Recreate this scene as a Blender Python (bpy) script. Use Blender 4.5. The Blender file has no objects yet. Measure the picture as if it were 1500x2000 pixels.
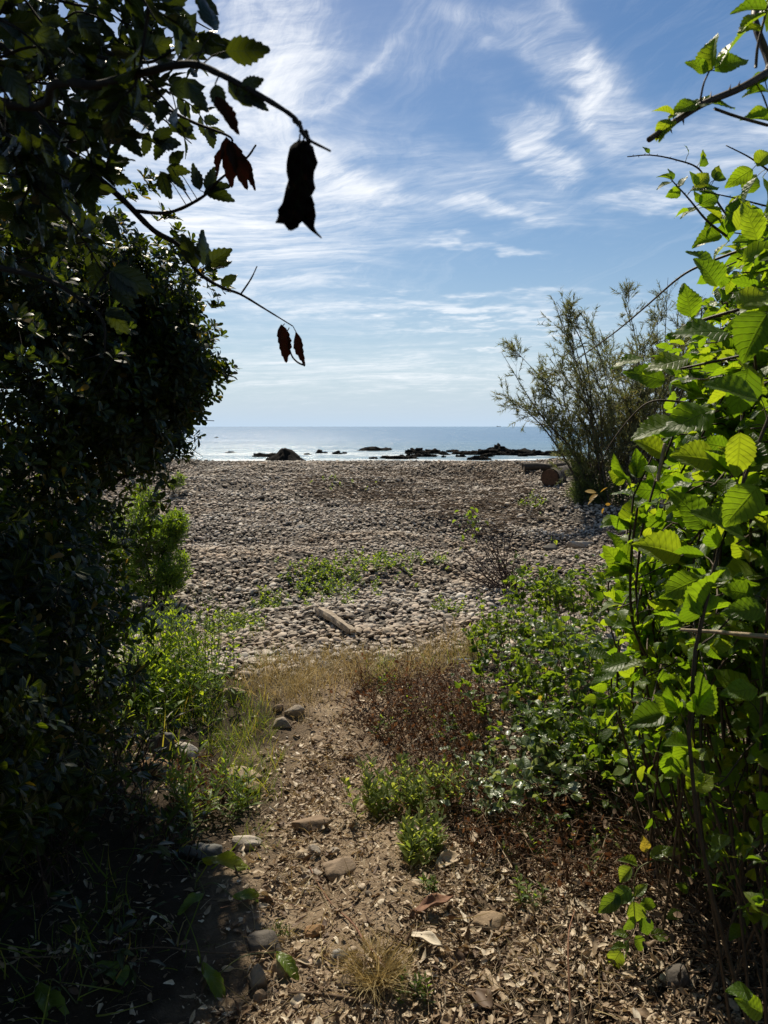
import bpy, math, random
import numpy as np
from mathutils import Vector, Matrix
from mathutils.bvhtree import BVHTree

random.seed(7)
rng = np.random.default_rng(7)
scene = bpy.context.scene
COL = scene.collection
R = math.radians

# ------------------------------------------------------------------ camera
EYE = 1.6
PITCH = R(6.35)
FPX = 1500.0                                  # focal length in pixels of the 1500 x 2000 photograph
cam_d = bpy.data.cameras.new('camera')
cam = bpy.data.objects.new('camera', cam_d)
COL.objects.link(cam)
cam.location = (0, 0, EYE)
cam.rotation_euler = (R(90) - PITCH, 0, 0)
cam_d.sensor_fit = 'VERTICAL'
cam_d.sensor_height = 36.0
cam_d.lens = 27.0
cam_d.clip_start = 0.02
cam_d.clip_end = 60000
cam_d.dof.use_dof = True
cam_d.dof.focus_distance = 3.4
cam_d.dof.aperture_fstop = 14.0
scene.camera = cam

# ------------------------------------------------------------------ sun, sky, exposure
SUN_AZ, SUN_EL = R(-13), R(50)                # a little left of the view, high
sun_vec = Vector((math.sin(SUN_AZ) * math.cos(SUN_EL), math.cos(SUN_AZ) * math.cos(SUN_EL), math.sin(SUN_EL)))
sun_d = bpy.data.lights.new('sun', 'SUN')
sun_d.energy = 5.0
sun_d.angle = R(0.53)
sun_d.color = (1.0, 0.90, 0.73)
sun = bpy.data.objects.new('sun', sun_d)
COL.objects.link(sun)
sun.rotation_euler = sun_vec.to_track_quat('Z', 'Y').to_euler()
sun.location = (0, 0, 30)

scene.view_settings.view_transform = 'Standard'
scene.view_settings.look = 'None'
scene.view_settings.exposure = 0.32
scene.view_settings.gamma = 1.0
scene.view_settings.use_curve_mapping = False
cy = scene.cycles
cy.max_bounces = 7
cy.diffuse_bounces = 3
cy.glossy_bounces = 3
cy.transmission_bounces = 5
cy.transparent_max_bounces = 4
cy.caustics_reflective = False
cy.caustics_refractive = False
cy.sample_clamp_indirect = 4.0


class NT:
    """small helper to write node trees"""
    def __init__(self, tree):
        self.t = tree
        tree.nodes.clear()

    def n(self, typ, **kw):
        nd = self.t.nodes.new(typ)
        for k, v in kw.items():
            setattr(nd, k, v)
        return nd

    def put(self, sock, v):
        if isinstance(v, bpy.types.NodeSocket):
            self.t.links.new(v, sock)
        elif v is not None:
            if sock.type == 'RGBA' and len(v) == 3:
                v = (*v, 1.0)
            sock.default_value = v

    def m(self, op, a, b=None, c=None, clamp=False):
        nd = self.n('ShaderNodeMath', operation=op, use_clamp=clamp)
        for s, v in zip(nd.inputs, (a, b, c)):
            self.put(s, v)
        return nd.outputs[0]

    def vm(self, op, a, b=None, s=None):
        nd = self.n('ShaderNodeVectorMath', operation=op)
        self.put(nd.inputs[0], a)
        if b is not None:
            self.put(nd.inputs[1], b)
        if s is not None:
            self.put(nd.inputs['Scale'], s)
        return nd.outputs['Value'] if op in ('LENGTH', 'DOT_PRODUCT') else nd.outputs['Vector']

    def mix(self, f, a, b, blend='MIX'):
        nd = self.n('ShaderNodeMix', data_type='RGBA', blend_type=blend)
        self.put(nd.inputs[0], f)
        self.put(nd.inputs[6], a)
        self.put(nd.inputs[7], b)
        return nd.outputs[2]

    def noise(self, vec, scale, detail=4, rough=0.55, dist=0.0, out='Fac', lac=2.0):
        nd = self.n('ShaderNodeTexNoise')
        if vec is not None:
            self.put(nd.inputs['Vector'], vec)
        nd.inputs['Scale'].default_value = scale
        nd.inputs['Detail'].default_value = detail
        nd.inputs['Roughness'].default_value = rough
        nd.inputs['Distortion'].default_value = dist
        nd.inputs['Lacunarity'].default_value = lac
        return nd.outputs[out]

    def ramp(self, f, stops, interp='LINEAR'):
        nd = self.n('ShaderNodeValToRGB')
        self.put(nd.inputs[0], f)
        nd.color_ramp.interpolation = interp
        e = nd.color_ramp.elements
        while len(e) < len(stops):
            e.new(0.5)
        for el, (p, c) in zip(e, stops):
            el.position = p
            el.color = (*c, 1) if len(c) == 3 else c
        return nd.outputs[0]

    def rng(self, v, a, b, c=0.0, d=1.0, smooth=False):
        nd = self.n('ShaderNodeMapRange', interpolation_type='SMOOTHSTEP' if smooth else 'LINEAR', clamp=True)
        self.put(nd.inputs[0], v)
        for i, x in enumerate((a, b, c, d)):
            self.put(nd.inputs[i + 1], x)
        return nd.outputs[0]

    def comb(self, x, y, z=0.0):
        nd = self.n('ShaderNodeCombineXYZ')
        for s, v in zip(nd.inputs, (x, y, z)):
            self.put(s, v)
        return nd.outputs[0]

    def sep(self, v):
        nd = self.n('ShaderNodeSeparateXYZ')
        self.put(nd.inputs[0], v)
        return nd.outputs

    def bump(self, h, strength=0.5, dist=0.01, normal=None):
        nd = self.n('ShaderNodeBump')
        self.put(nd.inputs['Height'], h)
        self.put(nd.inputs['Strength'], strength)
        self.put(nd.inputs['Distance'], dist)
        if normal is not None:
            self.put(nd.inputs['Normal'], normal)
        return nd.outputs[0]


def px_dir(px, py):
    """world direction (depth 1 along the view axis) through a pixel of the photograph"""
    a, b = (px - 750) / FPX, (1000 - py) / FPX
    return np.array([a, math.cos(PITCH) + b * math.sin(PITCH), -math.sin(PITCH) + b * math.cos(PITCH)])


def P(px, py, d):
    """world point seen at a pixel, at depth d metres"""
    return np.array([0, 0, EYE]) + px_dir(px, py) * d


def project(p):
    p = np.asarray(p, float) - np.array([0, 0, EYE])
    dep = p[..., 1] * math.cos(PITCH) - p[..., 2] * math.sin(PITCH)
    up = p[..., 1] * math.sin(PITCH) + p[..., 2] * math.cos(PITCH)
    dd = np.where(np.abs(dep) < 1e-6, 1e-6, dep)
    return 750 + FPX * p[..., 0] / dd, 1000 - FPX * up / dd, dep


world = bpy.data.worlds.new('World')
scene.world = world
world.use_nodes = True
W = NT(world.node_tree)
sky = W.n('ShaderNodeTexSky', sky_type='NISHITA')
sky.sun_disc = False
sky.sun_elevation = SUN_EL
sky.sun_rotation = SUN_AZ
sky.altitude = 0
sky.air_density = 1.0
sky.dust_density = 0.6
sky.ozone_density = 2.0
tc = W.n('ShaderNodeTexCoord')
dirv = W.vm('NORMALIZE', tc.outputs['Generated'])
dx, dy, dz = W.sep(dirv)
az = W.m('ARCTAN2', dx, dy)
el = W.m('ARCSINE', dz)
zc = W.m('ADD', W.m('MAXIMUM', dz, 0.0), 0.10)
plane = W.comb(W.m('DIVIDE', dx, zc), W.m('DIVIDE', dy, zc), 0.0)
# slow swirl that bends the fibres of the cirrus
wv = W.noise(plane, 0.9, 2, 0.5, 0.0, 'Color')
wv2 = W.noise(plane, 3.2, 3, 0.55, 0.0, 'Color')
swirl = W.vm('ADD', W.vm('SCALE', W.vm('SUBTRACT', wv, (0.5, 0.5, 0.5)), s=0.75),
             W.vm('SCALE', W.vm('SUBTRACT', wv2, (0.5, 0.5, 0.5)), s=0.16))
pl = W.vm('ADD', plane, swirl)


def stretched(vec, ang, sx, sy, scale, detail, rough, dist):
    mp = W.n('ShaderNodeMapping')
    W.put(mp.inputs['Vector'], vec)
    mp.inputs['Rotation'].default_value = (0, 0, ang)
    mp.inputs['Scale'].default_value = (sx, sy, 1)
    # rotate first, then stretch
    mp2 = W.n('ShaderNodeMapping')
    mp.inputs['Scale'].default_value = (1, 1, 1)
    W.put(mp2.inputs['Vector'], mp.outputs[0])
    mp2.inputs['Scale'].default_value = (sx, sy, 1)
    return W.noise(mp2.outputs[0], scale, detail, rough, dist)


fibH = stretched(pl, R(8), 0.30, 2.0, 2.6, 8, 0.70, 0.15)        # fibres running across the view
fibV = stretched(pl, R(68), 0.30, 2.6, 2.8, 8, 0.70, 0.2)       # fibres running towards the zenith
fine = stretched(pl, R(20), 0.7, 1.7, 6.5, 6, 0.7, 0.3)

# az/el bent by the same swirl, so that patches have ragged rims
bx, by, _ = W.sep(W.vm('SUBTRACT', wv2, (0.5, 0.5, 0.5)))
bx2, by2, _ = W.sep(W.vm('SUBTRACT', W.noise(plane, 8.0, 3, 0.6, 0.0, 'Color'), (0.5, 0.5, 0.5)))
azw = W.m('ADD', az, W.m('ADD', W.m('MULTIPLY', bx, 0.16), W.m('MULTIPLY', bx2, 0.05)))
elw = W.m('ADD', el, W.m('ADD', W.m('MULTIPLY', by, 0.09), W.m('MULTIPLY', by2, 0.035)))


azel = W.comb(azw, elw, 0.0)


def total(lst):
    """sum of soft elongated patches of cloud: pixel position, half lengths, tilt, strength"""
    acc = 0.0
    for (px, py, a, b, ang, strength) in lst:
        d = px_dir(px, py)
        d = d / np.linalg.norm(d)
        mp = W.n('ShaderNodeMapping', vector_type='TEXTURE')
        W.put(mp.inputs['Vector'], azel)
        mp.inputs['Location'].default_value = (math.atan2(d[0], d[1]), math.asin(d[2]), 0)
        mp.inputs['Rotation'].default_value = (0, 0, R(ang))
        mp.inputs['Scale'].default_value = (a / FPX, b / FPX, 1)
        r2 = W.vm('DOT_PRODUCT', mp.outputs[0], mp.outputs[0])
        acc = W.m('MULTIPLY_ADD', W.m('POWER', 0.3679, r2), strength, acc)
    return acc


maskV = total([(540, 60, 170, 75, -62, 1.1), (1130, 180, 100, 32, -58, 1.3), (1000, 80, 180, 30, -24, 0.5), (560, 230, 190, 50, -58, 0.5),
               (1115, 60, 110, 30, -78, 0.65), (705, 130, 90, 14, 42, 0.9), (1035, 290, 85, 30, -48, 1.1), (820, 120, 160, 50, -20, 0.12)])
maskH = total([(380, 280, 210, 180, -30, 2.2), (680, 365, 140, 40, -16, 1.3), (985, 405, 125, 20, -10, 1.6), (600, 300, 120, 40, -25, 0.7),
               (1380, 275, 190, 42, -6, 1.0), (1290, 398, 120, 14, -10, 0.9), (470, 470, 200, 50, -4, 1.1), (1200, 225, 90, 30, -30, 0.8),
               (930, 486, 85, 9, -5, 1.0), (840, 597, 280, 13, -4, 1.3), (540, 595, 170, 24, 0, 1.0),
               (930, 648, 170, 10, -1, 1.1), (600, 720, 420, 42, 0, 0.6), (900, 330, 110, 26, -15, 0.45), (960, 725, 300, 22, 0, 0.35)])
fV = W.m('POWER', W.rng(fibV, 0.38, 0.70), 1.5)
fH = W.m('POWER', W.rng(fibH, 0.36, 0.70), 1.5)
fF = W.rng(fine, 0.34, 0.66, 0.35, 1.25)
dV = W.m('MULTIPLY', maskV, W.m('MULTIPLY', W.m('ADD', fV, 0.10), fF))
dH = W.m('MULTIPLY', maskH, W.m('MULTIPLY', W.m('ADD', fH, 0.12), fF))
# the rest of the sky carries the same thin cirrus
gen = W.m('MULTIPLY', W.rng(W.noise(pl, 0.55, 3, 0.5), 0.50, 0.72), W.m('MULTIPLY', fH, 0.7))
infr = W.m('MULTIPLY', W.rng(W.m('ABSOLUTE', az), 0.45, 0.75, 0.12, 1.0), 1.0)
gen = W.m('MULTIPLY', gen, infr)
thin = W.m('MULTIPLY', W.rng(fibV, 0.5, 0.8), 0.08)
dens = W.m('ADD', W.m('ADD', dV, dH), W.m('ADD', gen, thin))
dens = W.m('MULTIPLY', dens, W.rng(el, 0.0, 0.06))
dens = W.m('SUBTRACT', 1.0, W.m('EXPONENT', W.m('MULTIPLY', dens, -1.55)))
SKY_K = 0.063
skyc = W.vm('SCALE', sky.outputs[0], s=SKY_K)
hsv = W.n('ShaderNodeHueSaturation')
hsv.inputs['Saturation'].default_value = 1.42
hsv.inputs['Value'].default_value = 1.0
W.put(hsv.inputs['Color'], skyc)
# pale sea haze towards the horizon, all the way round
hz = W.m('MULTIPLY', W.m('EXPONENT', W.m('MULTIPLY', W.m('MAXIMUM', el, 0.0), -6.8)), 1.0)
skyh = W.mix(hz, hsv.outputs[0], (0.45, 0.57, 0.70))
cl = W.mix(dens, skyh, (0.84, 0.86, 0.89))
bg = W.n('ShaderNodeBackground')
W.put(bg.inputs['Color'], cl)
bg.inputs['Strength'].default_value = 1.0
wo = W.n('ShaderNodeOutputWorld')
W.t.links.new(bg.outputs[0], wo.inputs[0])

# ------------------------------------------------------------------ helpers: numpy noise, meshes, scatter
def vnoise(x, y, z=0.0, seed=0):
    x, y, z = np.broadcast_arrays(np.asarray(x, float), np.asarray(y, float), np.asarray(z, float))
    xi, yi, zi = np.floor(x).astype(np.int64), np.floor(y).astype(np.int64), np.floor(z).astype(np.int64)
    fx, fy, fz = x - xi, y - yi, z - zi
    fx, fy, fz = (f * f * (3 - 2 * f) for f in (fx, fy, fz))

    def h(a, b, c):
        n = (a * 374761393 + b * 668265263 + c * 1274126177 + seed * 974634347) & 0xFFFFFFFF
        n = ((n ^ (n >> 13)) * 1103515245) & 0xFFFFFFFF
        n = (n ^ (n >> 16)) & 0xFFFF
        return n / 65535.0
    r = 0
    for i in (0, 1):
        for j in (0, 1):
            for k in (0, 1):
                w = (fx if i else 1 - fx) * (fy if j else 1 - fy) * (fz if k else 1 - fz)
                r = r + w * h(xi + i, yi + j, zi + k)
    return r * 2 - 1


def fbm(x, y, z=0.0, o=4, seed=0):
    r, a = 0, 1.0
    for i in range(o):
        f = 2.03 ** i
        r = r + a * vnoise(np.asarray(x) * f, np.asarray(y) * f, np.asarray(z) * f, seed + i)
        a *= 0.5
    return r


def sstep(a, b, x):
    t = np.clip((np.asarray(x, float) - a) / (b - a), 0, 1)
    return t * t * (3 - 2 * t)


def mesh(name, verts, tris, mat=None, uv=None, rnd=None, smooth=True, quads=None):
    me = bpy.data.meshes.new(name)
    verts = np.asarray(verts, np.float32)
    faces = np.asarray(tris if quads is None else quads, np.int32)
    k = faces.shape[1]
    me.vertices.add(len(verts))
    me.vertices.foreach_set('co', verts.ravel())
    me.loops.add(faces.size)
    me.loops.foreach_set('vertex_index', faces.ravel())
    me.polygons.add(len(faces))
    me.polygons.foreach_set('loop_start', np.arange(0, faces.size, k, dtype=np.int32))
    me.polygons.foreach_set('loop_total', np.full(len(faces), k, np.int32))
    me.polygons.foreach_set('use_smooth', np.full(len(faces), smooth, bool))
    if uv is not None:
        l = me.uv_layers.new(name='UVMap')
        l.data.foreach_set('uv', np.asarray(uv, np.float32)[faces.ravel()].ravel())
    if rnd is not None:
        a = me.attributes.new('rnd', 'FLOAT', 'POINT')
        a.data.foreach_set('value', np.asarray(rnd, np.float32))
    me.update(calc_edges=True)
    me.validate()
    if mat is not None:
        me.materials.append(mat)
    return me


def link(name, me, parent=None, base=None, M=None):
    o = bpy.data.objects.new(name, me)
    COL.objects.link(o)
    if parent is not None:
        o.parent = parent
    if M is not None:
        o.matrix_basis = Matrix(M) if base is None else Matrix.Translation(-Vector(base)) @ Matrix(M)
    elif base is not None:
        o.location = -Vector(base)
    return o


def tag(o, label=None, cat=None, group=None, kind=None):
    for k, v in (('label', label), ('category', cat), ('group', group), ('kind', kind)):
        if v:
            o[k] = v
    return o


def thing(name, label, cat, base, group=None):
    o = bpy.data.objects.new(name, None)
    o.empty_display_size = 0.1
    COL.objects.link(o)
    o.location = Vector(base)
    o['base'] = list(map(float, base))
    return tag(o, label, cat, group)


def base_of(o):
    return Vector(o.location) if o is not None else None


def catmull(pts, n=6):
    p = np.asarray(pts, float)
    if len(p) < 3:
        t = np.linspace(0, 1, n + 1)[:, None]
        return p[0] * (1 - t) + p[1] * t
    q = np.vstack([2 * p[0] - p[1], p, 2 * p[-1] - p[-2]])
    out = []
    for i in range(1, len(q) - 2):
        for t in np.linspace(0, 1, n, endpoint=False):
            a, b, c, d = q[i - 1], q[i], q[i + 1], q[i + 2]
            out.append(0.5 * (2 * b + (c - a) * t + (2 * a - 5 * b + 4 * c - d) * t * t + (3 * b - a - 3 * c + d) * t ** 3))
    out.append(q[-2])
    return np.array(out)


class MB:
    """collects tubes and shapes into one mesh"""
    def __init__(self):
        self.v, self.f, self.n = [], [], 0

    def add(self, v, f):
        v, f = np.asarray(v, float), np.asarray(f, int)
        self.v.append(v)
        self.f.append(f + self.n)
        self.n += len(v)

    def tube(self, pts, r0, r1=None, sides=5, jit=0.0, power=1.0):
        pts = np.asarray(pts, float)
        n = len(pts)
        r1 = r0 if r1 is None else r1
        s = np.linspace(0, 1, n) ** power
        rad = r0 + (r1 - r0) * s
        if jit:
            rad = rad * (1 + jit * rng.uniform(-1, 1, n))
        tan = np.gradient(pts, axis=0)
        tan /= np.linalg.norm(tan, axis=1)[:, None] + 1e-9
        ref = np.array([0.31, 0.17, 0.93]) if abs(tan[:, 2]).mean() < 0.8 else np.array([0.9, 0.3, 0.1])
        a = np.cross(tan, ref)
        a /= np.linalg.norm(a, axis=1)[:, None] + 1e-9
        b = np.cross(tan, a)
        th = np.arange(sides) * 2 * math.pi / sides
        v = pts[:, None] + rad[:, None, None] * (a[:, None] * np.cos(th)[None, :, None] + b[:, None] * np.sin(th)[None, :, None])
        v = v.reshape(-1, 3)
        i, j = np.meshgrid(np.arange(n - 1), np.arange(sides), indexing='ij')
        p = (i * sides + j).ravel()
        q = (i * sides + (j + 1) % sides).ravel()
        f = np.vstack([np.c_[p, q, q + sides], np.c_[p, q + sides, p + sides]])
        caps = []
        for e in (0, n - 1):
            for k in range(1, sides - 1):
                caps.append((e * sides, e * sides + k, e * sides + k + 1))
        self.add(v, np.vstack([f, np.array(caps, int)]) if caps else f)

    def thorn(self, p, d, ln, r):
        d = d / (np.linalg.norm(d) + 1e-9)
        a = np.cross(d, [0.2, 0.5, 0.8]); a /= np.linalg.norm(a)
        b = np.cross(d, a)
        v = [p + r * a, p - 0.5 * r * a + 0.8 * r * b, p - 0.5 * r * a - 0.8 * r * b, p + ln * d]
        self.add(v, [(0, 1, 3), (1, 2, 3), (2, 0, 3)])

    def arrays(self):
        return np.vstack(self.v), np.vstack(self.f)

    def build(self, name, mat, parent=None, smooth=True):
        v, f = self.arrays()
        return link(name, mesh(name, v, f, mat, smooth=smooth), parent, base_of(parent))


def leaf_t(n=6, m=1, width=0.45, prof='ovate', fold=0.25, bend=0.25, serr=0.0, pleat=0.0, npl=6, wave=0.0, roll=0.0, tip=0.02):
    """leaf template: base at the origin, length 1 along +x, faces +z. returns verts, tris, uv"""
    s = np.linspace(0, 1, n + 1)
    w = {'ovate': np.sin(math.pi * s ** 0.72) ** 0.85, 'obovate': np.sin(math.pi * s ** 1.55) ** 0.8,
         'lance': np.sin(math.pi * s ** 0.85), 'oval': np.sin(math.pi * s) ** 0.6,
         'blade': (1 - s) ** 0.6}[prof]
    w = np.maximum(np.nan_to_num(w), tip) * width / 2
    z_ = np.ones(n + 1)
    if serr:
        z_ = 1 + serr * np.where(np.arange(n + 1) % 2 == 0, -1, 1)
    vs = np.linspace(-1, 1, 2 * m + 1)
    V, U = [], []
    for i in range(n + 1):
        for v in vs:
            av = abs(v)
            e = z_[i] if av == 1 else 1.0
            y = v * w[i] * e
            x = s[i] + (0.04 * serr / 0.1 * (1 if i % 2 else 0) if av == 1 and 0 < i < n else 0)
            zz = fold * abs(y) - bend * s[i] ** 2
            if pleat:
                zz += pleat * math.sin(2 * math.pi * (npl * (s[i] - 0.3 * av))) * min(av * 2, 1) * w[i] / (width / 2)
            if wave:
                zz += wave * math.sin(9 * s[i] + 2.5 * v) * av
            if roll:
                th = v * roll
                rr = w[i] / max(roll, 1e-3)
                y = rr * math.sin(th)
                zz += rr * (1 - math.cos(th))
            V.append((x, y, zz)); U.append((s[i], 0.5 + 0.5 * v))
    k = 2 * m + 1
    F = []
    for i in range(n):
        for j in range(k - 1):
            a = i * k + j
            F += [(a, a + k, a + k + 1), (a, a + k + 1, a + 1)]
    return np.array(V), np.array(F), np.array(U)


def frames(pos, d, nrm, size):
    """4x4 matrices: x along d, z towards nrm"""
    pos, d, nrm = (np.atleast_2d(np.asarray(a, float)) for a in (pos, d, nrm))
    d = d / (np.linalg.norm(d, axis=1)[:, None] + 1e-9)
    y = np.cross(nrm, d)
    l = np.linalg.norm(y, axis=1)[:, None]
    y = np.where(l < 1e-4, np.cross(d, [0.3, 0.8, 0.5]), y)
    y /= np.linalg.norm(y, axis=1)[:, None] + 1e-9
    z = np.cross(d, y)
    size = np.asarray(size, float)
    if size.ndim < 2:
        size = np.repeat(np.broadcast_to(size, (len(pos),))[:, None], 3, 1)
    M = np.zeros((len(pos), 4, 4))
    M[:, :3, 0] = d * size[:, :1]
    M[:, :3, 1] = y * size[:, 1:2]
    M[:, :3, 2] = z * size[:, 2:3]
    M[:, :3, 3] = pos
    M[:, 3, 3] = 1
    return M


def joined(tmpls, M, idx, rnd):
    """transform templates by matrices into single arrays; also the owner of each triangle"""
    Vs, Fs, Us, Rs, Os, off = [], [], [], [], [], 0
    for t, (tv, tf, tu) in enumerate(tmpls):
        sel = np.nonzero(idx == t)[0]
        if not len(sel):
            continue
        v = np.einsum('nij,kj->nki', M[sel, :3, :3], tv) + M[sel, None, :3, 3]
        k = len(tv)
        Vs.append(v.reshape(-1, 3))
        Fs.append((tf[None] + (np.arange(len(sel)) * k)[:, None, None]).reshape(-1, 3) + off)
        Us.append(np.tile(tu, (len(sel), 1)))
        Rs.append(np.repeat(rnd[sel], k))
        Os.append(np.repeat(sel, len(tf)))
        off += len(sel) * k
    return np.vstack(Vs), np.vstack(Fs), np.vstack(Us), np.concatenate(Rs), np.concatenate(Os)


def pick_visible(tmpls, M, idx, rnd, n, sizes, extra=None):
    """the n members that show largest from the camera: in the frame, not hidden behind their own kind"""
    c = M[:, :3, 3] + 0.5 * M[:, :3, 0] * (tmpls[0][0][:, 0].min() > -0.2)
    x, y, dep = project(c)
    ok = (dep > 0.2) & (x > 0) & (x < 1500) & (y > 0) & (y < 2000)
    score = np.where(ok, sizes / np.maximum(dep, 0.2), 0)
    cand = np.argsort(-score)[:max(6 * n, 1500)]
    cand = cand[score[cand] > 0]
    V, F, _, _, O = joined(tmpls, M, idx, rnd)
    bvh = BVHTree.FromPolygons(V.tolist(), F.tolist())
    o = Vector((0, 0, EYE))
    res = []
    for i in cand:
        tgt = Vector(c[i])
        hit = bvh.ray_cast(o, (tgt - o).normalized())
        if hit[2] is not None and O[hit[2]] == i:
            res.append(i)
            if len(res) >= n:
                break
    if len(res) < n:
        have = set(res)
        for i in cand:
            if len(res) >= min(n, len(cand)) or len(have) > 0.8 * n:
                break
            if i not in have:
                res.append(i); have.add(i)
    return np.array(res, int)


def scatter(part, rest, tmpls, M, idx, rnd, mat, n_parts, parent=None, label=None, cat=None, group=None, rest_label=None, rest_cat=None, sizes=None):
    """n_parts members as objects that share mesh data; the others as one mesh"""
    idx, rnd = np.asarray(idx, int), np.asarray(rnd, float)
    if sizes is None:
        sizes = np.linalg.norm(M[:, :3, 0], axis=1)
    base = base_of(parent)
    keep = np.ones(len(M), bool)
    objs = []
    if n_parts:
        pick = pick_visible(tmpls, M, idx, rnd, n_parts, sizes)
        ms = {}
        for i in pick:
            t = idx[i]
            if t not in ms:
                ms[t] = mesh(part, tmpls[t][0], tmpls[t][1], mat, tmpls[t][2])
            o = link(part, ms[t], parent, base, M[i])
            if parent is None:
                tag(o, label, cat, group)
            objs.append(o)
            keep[i] = False
    r = None
    if keep.any():
        V, F, U, Rn, _ = joined(tmpls, M[keep], idx[keep], rnd[keep])
        r = link(rest, mesh(rest, V, F, mat, U, Rn), parent, base)
        tag(r, rest_label, rest_cat, None, 'stuff')
    return objs, r


def gn_field(name, sources, M, idx, label, cat):
    """many alike small pieces as one object: points that carry turn and size, the shapes of SOURCES set on them"""
    Rm = M[:, :3, :3]
    sc = np.linalg.norm(Rm, axis=1)
    Rn = Rm / sc[:, None, :]
    eul = np.c_[np.arctan2(Rn[:, 2, 1], Rn[:, 2, 2]), -np.arcsin(np.clip(Rn[:, 2, 0], -1, 1)), np.arctan2(Rn[:, 1, 0], Rn[:, 0, 0])]
    me = bpy.data.meshes.new(name)
    me.vertices.add(len(M))
    me.vertices.foreach_set('co', M[:, :3, 3].astype(np.float32).ravel())
    for an, arr in (('turn', eul), ('size', sc)):
        a = me.attributes.new(an, 'FLOAT_VECTOR', 'POINT')
        a.data.foreach_set('vector', arr.astype(np.float32).ravel())
    a = me.attributes.new('kind_index', 'INT', 'POINT')
    a.data.foreach_set('value', np.asarray(idx, np.int32))
    o = link(name, me)
    ng = bpy.data.node_groups.new(name, 'GeometryNodeTree')
    ng.interface.new_socket('Geometry', in_out='INPUT', socket_type='NodeSocketGeometry')
    ng.interface.new_socket('Geometry', in_out='OUTPUT', socket_type='NodeSocketGeometry')
    N, L = ng.nodes, ng.links
    gi, go = N.new('NodeGroupInput'), N.new('NodeGroupOutput')
    g2i = N.new('GeometryNodeGeometryToInstance')
    for src in reversed(sources):
        oi = N.new('GeometryNodeObjectInfo')
        oi.transform_space = 'ORIGINAL'
        oi.inputs['Object'].default_value = src
        L.new(oi.outputs['Geometry'], g2i.inputs[0])
    iop = N.new('GeometryNodeInstanceOnPoints')
    L.new(gi.outputs[0], iop.inputs['Points'])
    L.new(g2i.outputs[0], iop.inputs['Instance'])
    iop.inputs['Pick Instance'].default_value = True
    for an, dt, sock in (('kind_index', 'INT', 'Instance Index'), ('turn', 'FLOAT_VECTOR', 'Rotation'), ('size', 'FLOAT_VECTOR', 'Scale')):
        na = N.new('GeometryNodeInputNamedAttribute')
        na.data_type = dt
        na.inputs['Name'].default_value = an
        L.new(na.outputs[0], iop.inputs[sock])
    L.new(iop.outputs[0], go.inputs[0])
    md = o.modifiers.new('pieces', 'NODES')
    md.node_group = ng
    return tag(o, label, cat, None, 'stuff')


def ball(rr=None):
    g = rr or rng
    v = g.normal(size=3)
    return v / np.linalg.norm(v)


def balls(n):
    v = rng.normal(size=(n, 3))
    return v / np.linalg.norm(v, axis=1)[:, None]


_ICO = {}


def ico(sub):
    if sub not in _ICO:
        import bmesh
        bm = bmesh.new()
        bmesh.ops.create_icosphere(bm, subdivisions=sub, radius=1.0)
        _ICO[sub] = (np.array([v.co[:] for v in bm.verts]), np.array([[v.index for v in f.verts] for f in bm.faces]))
        bm.free()
    return _ICO[sub]

# ------------------------------------------------------------------ materials
def new_mat(name):
    m = bpy.data.materials.new(name)
    m.use_nodes = True
    return m, NT(m.node_tree)


def rnd_of(T):
    at = T.n('ShaderNodeAttribute', attribute_name='rnd')
    oi = T.n('ShaderNodeObjectInfo')
    return T.m('FRACT', T.m('ADD', at.outputs['Fac'], oi.outputs['Random']))


def out(T, sh):
    o = T.n('ShaderNodeOutputMaterial')
    T.t.links.new(sh, o.inputs[0])


def principled(T, col, rough=0.6, spec=0.5, normal=None):
    b = T.n('ShaderNodeBsdfPrincipled')
    T.put(b.inputs['Base Color'], col)
    T.put(b.inputs['Roughness'], rough)
    T.put(b.inputs['Specular IOR Level'], spec)
    if normal is not None:
        T.put(b.inputs['Normal'], normal)
    return b.outputs[0]


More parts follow.
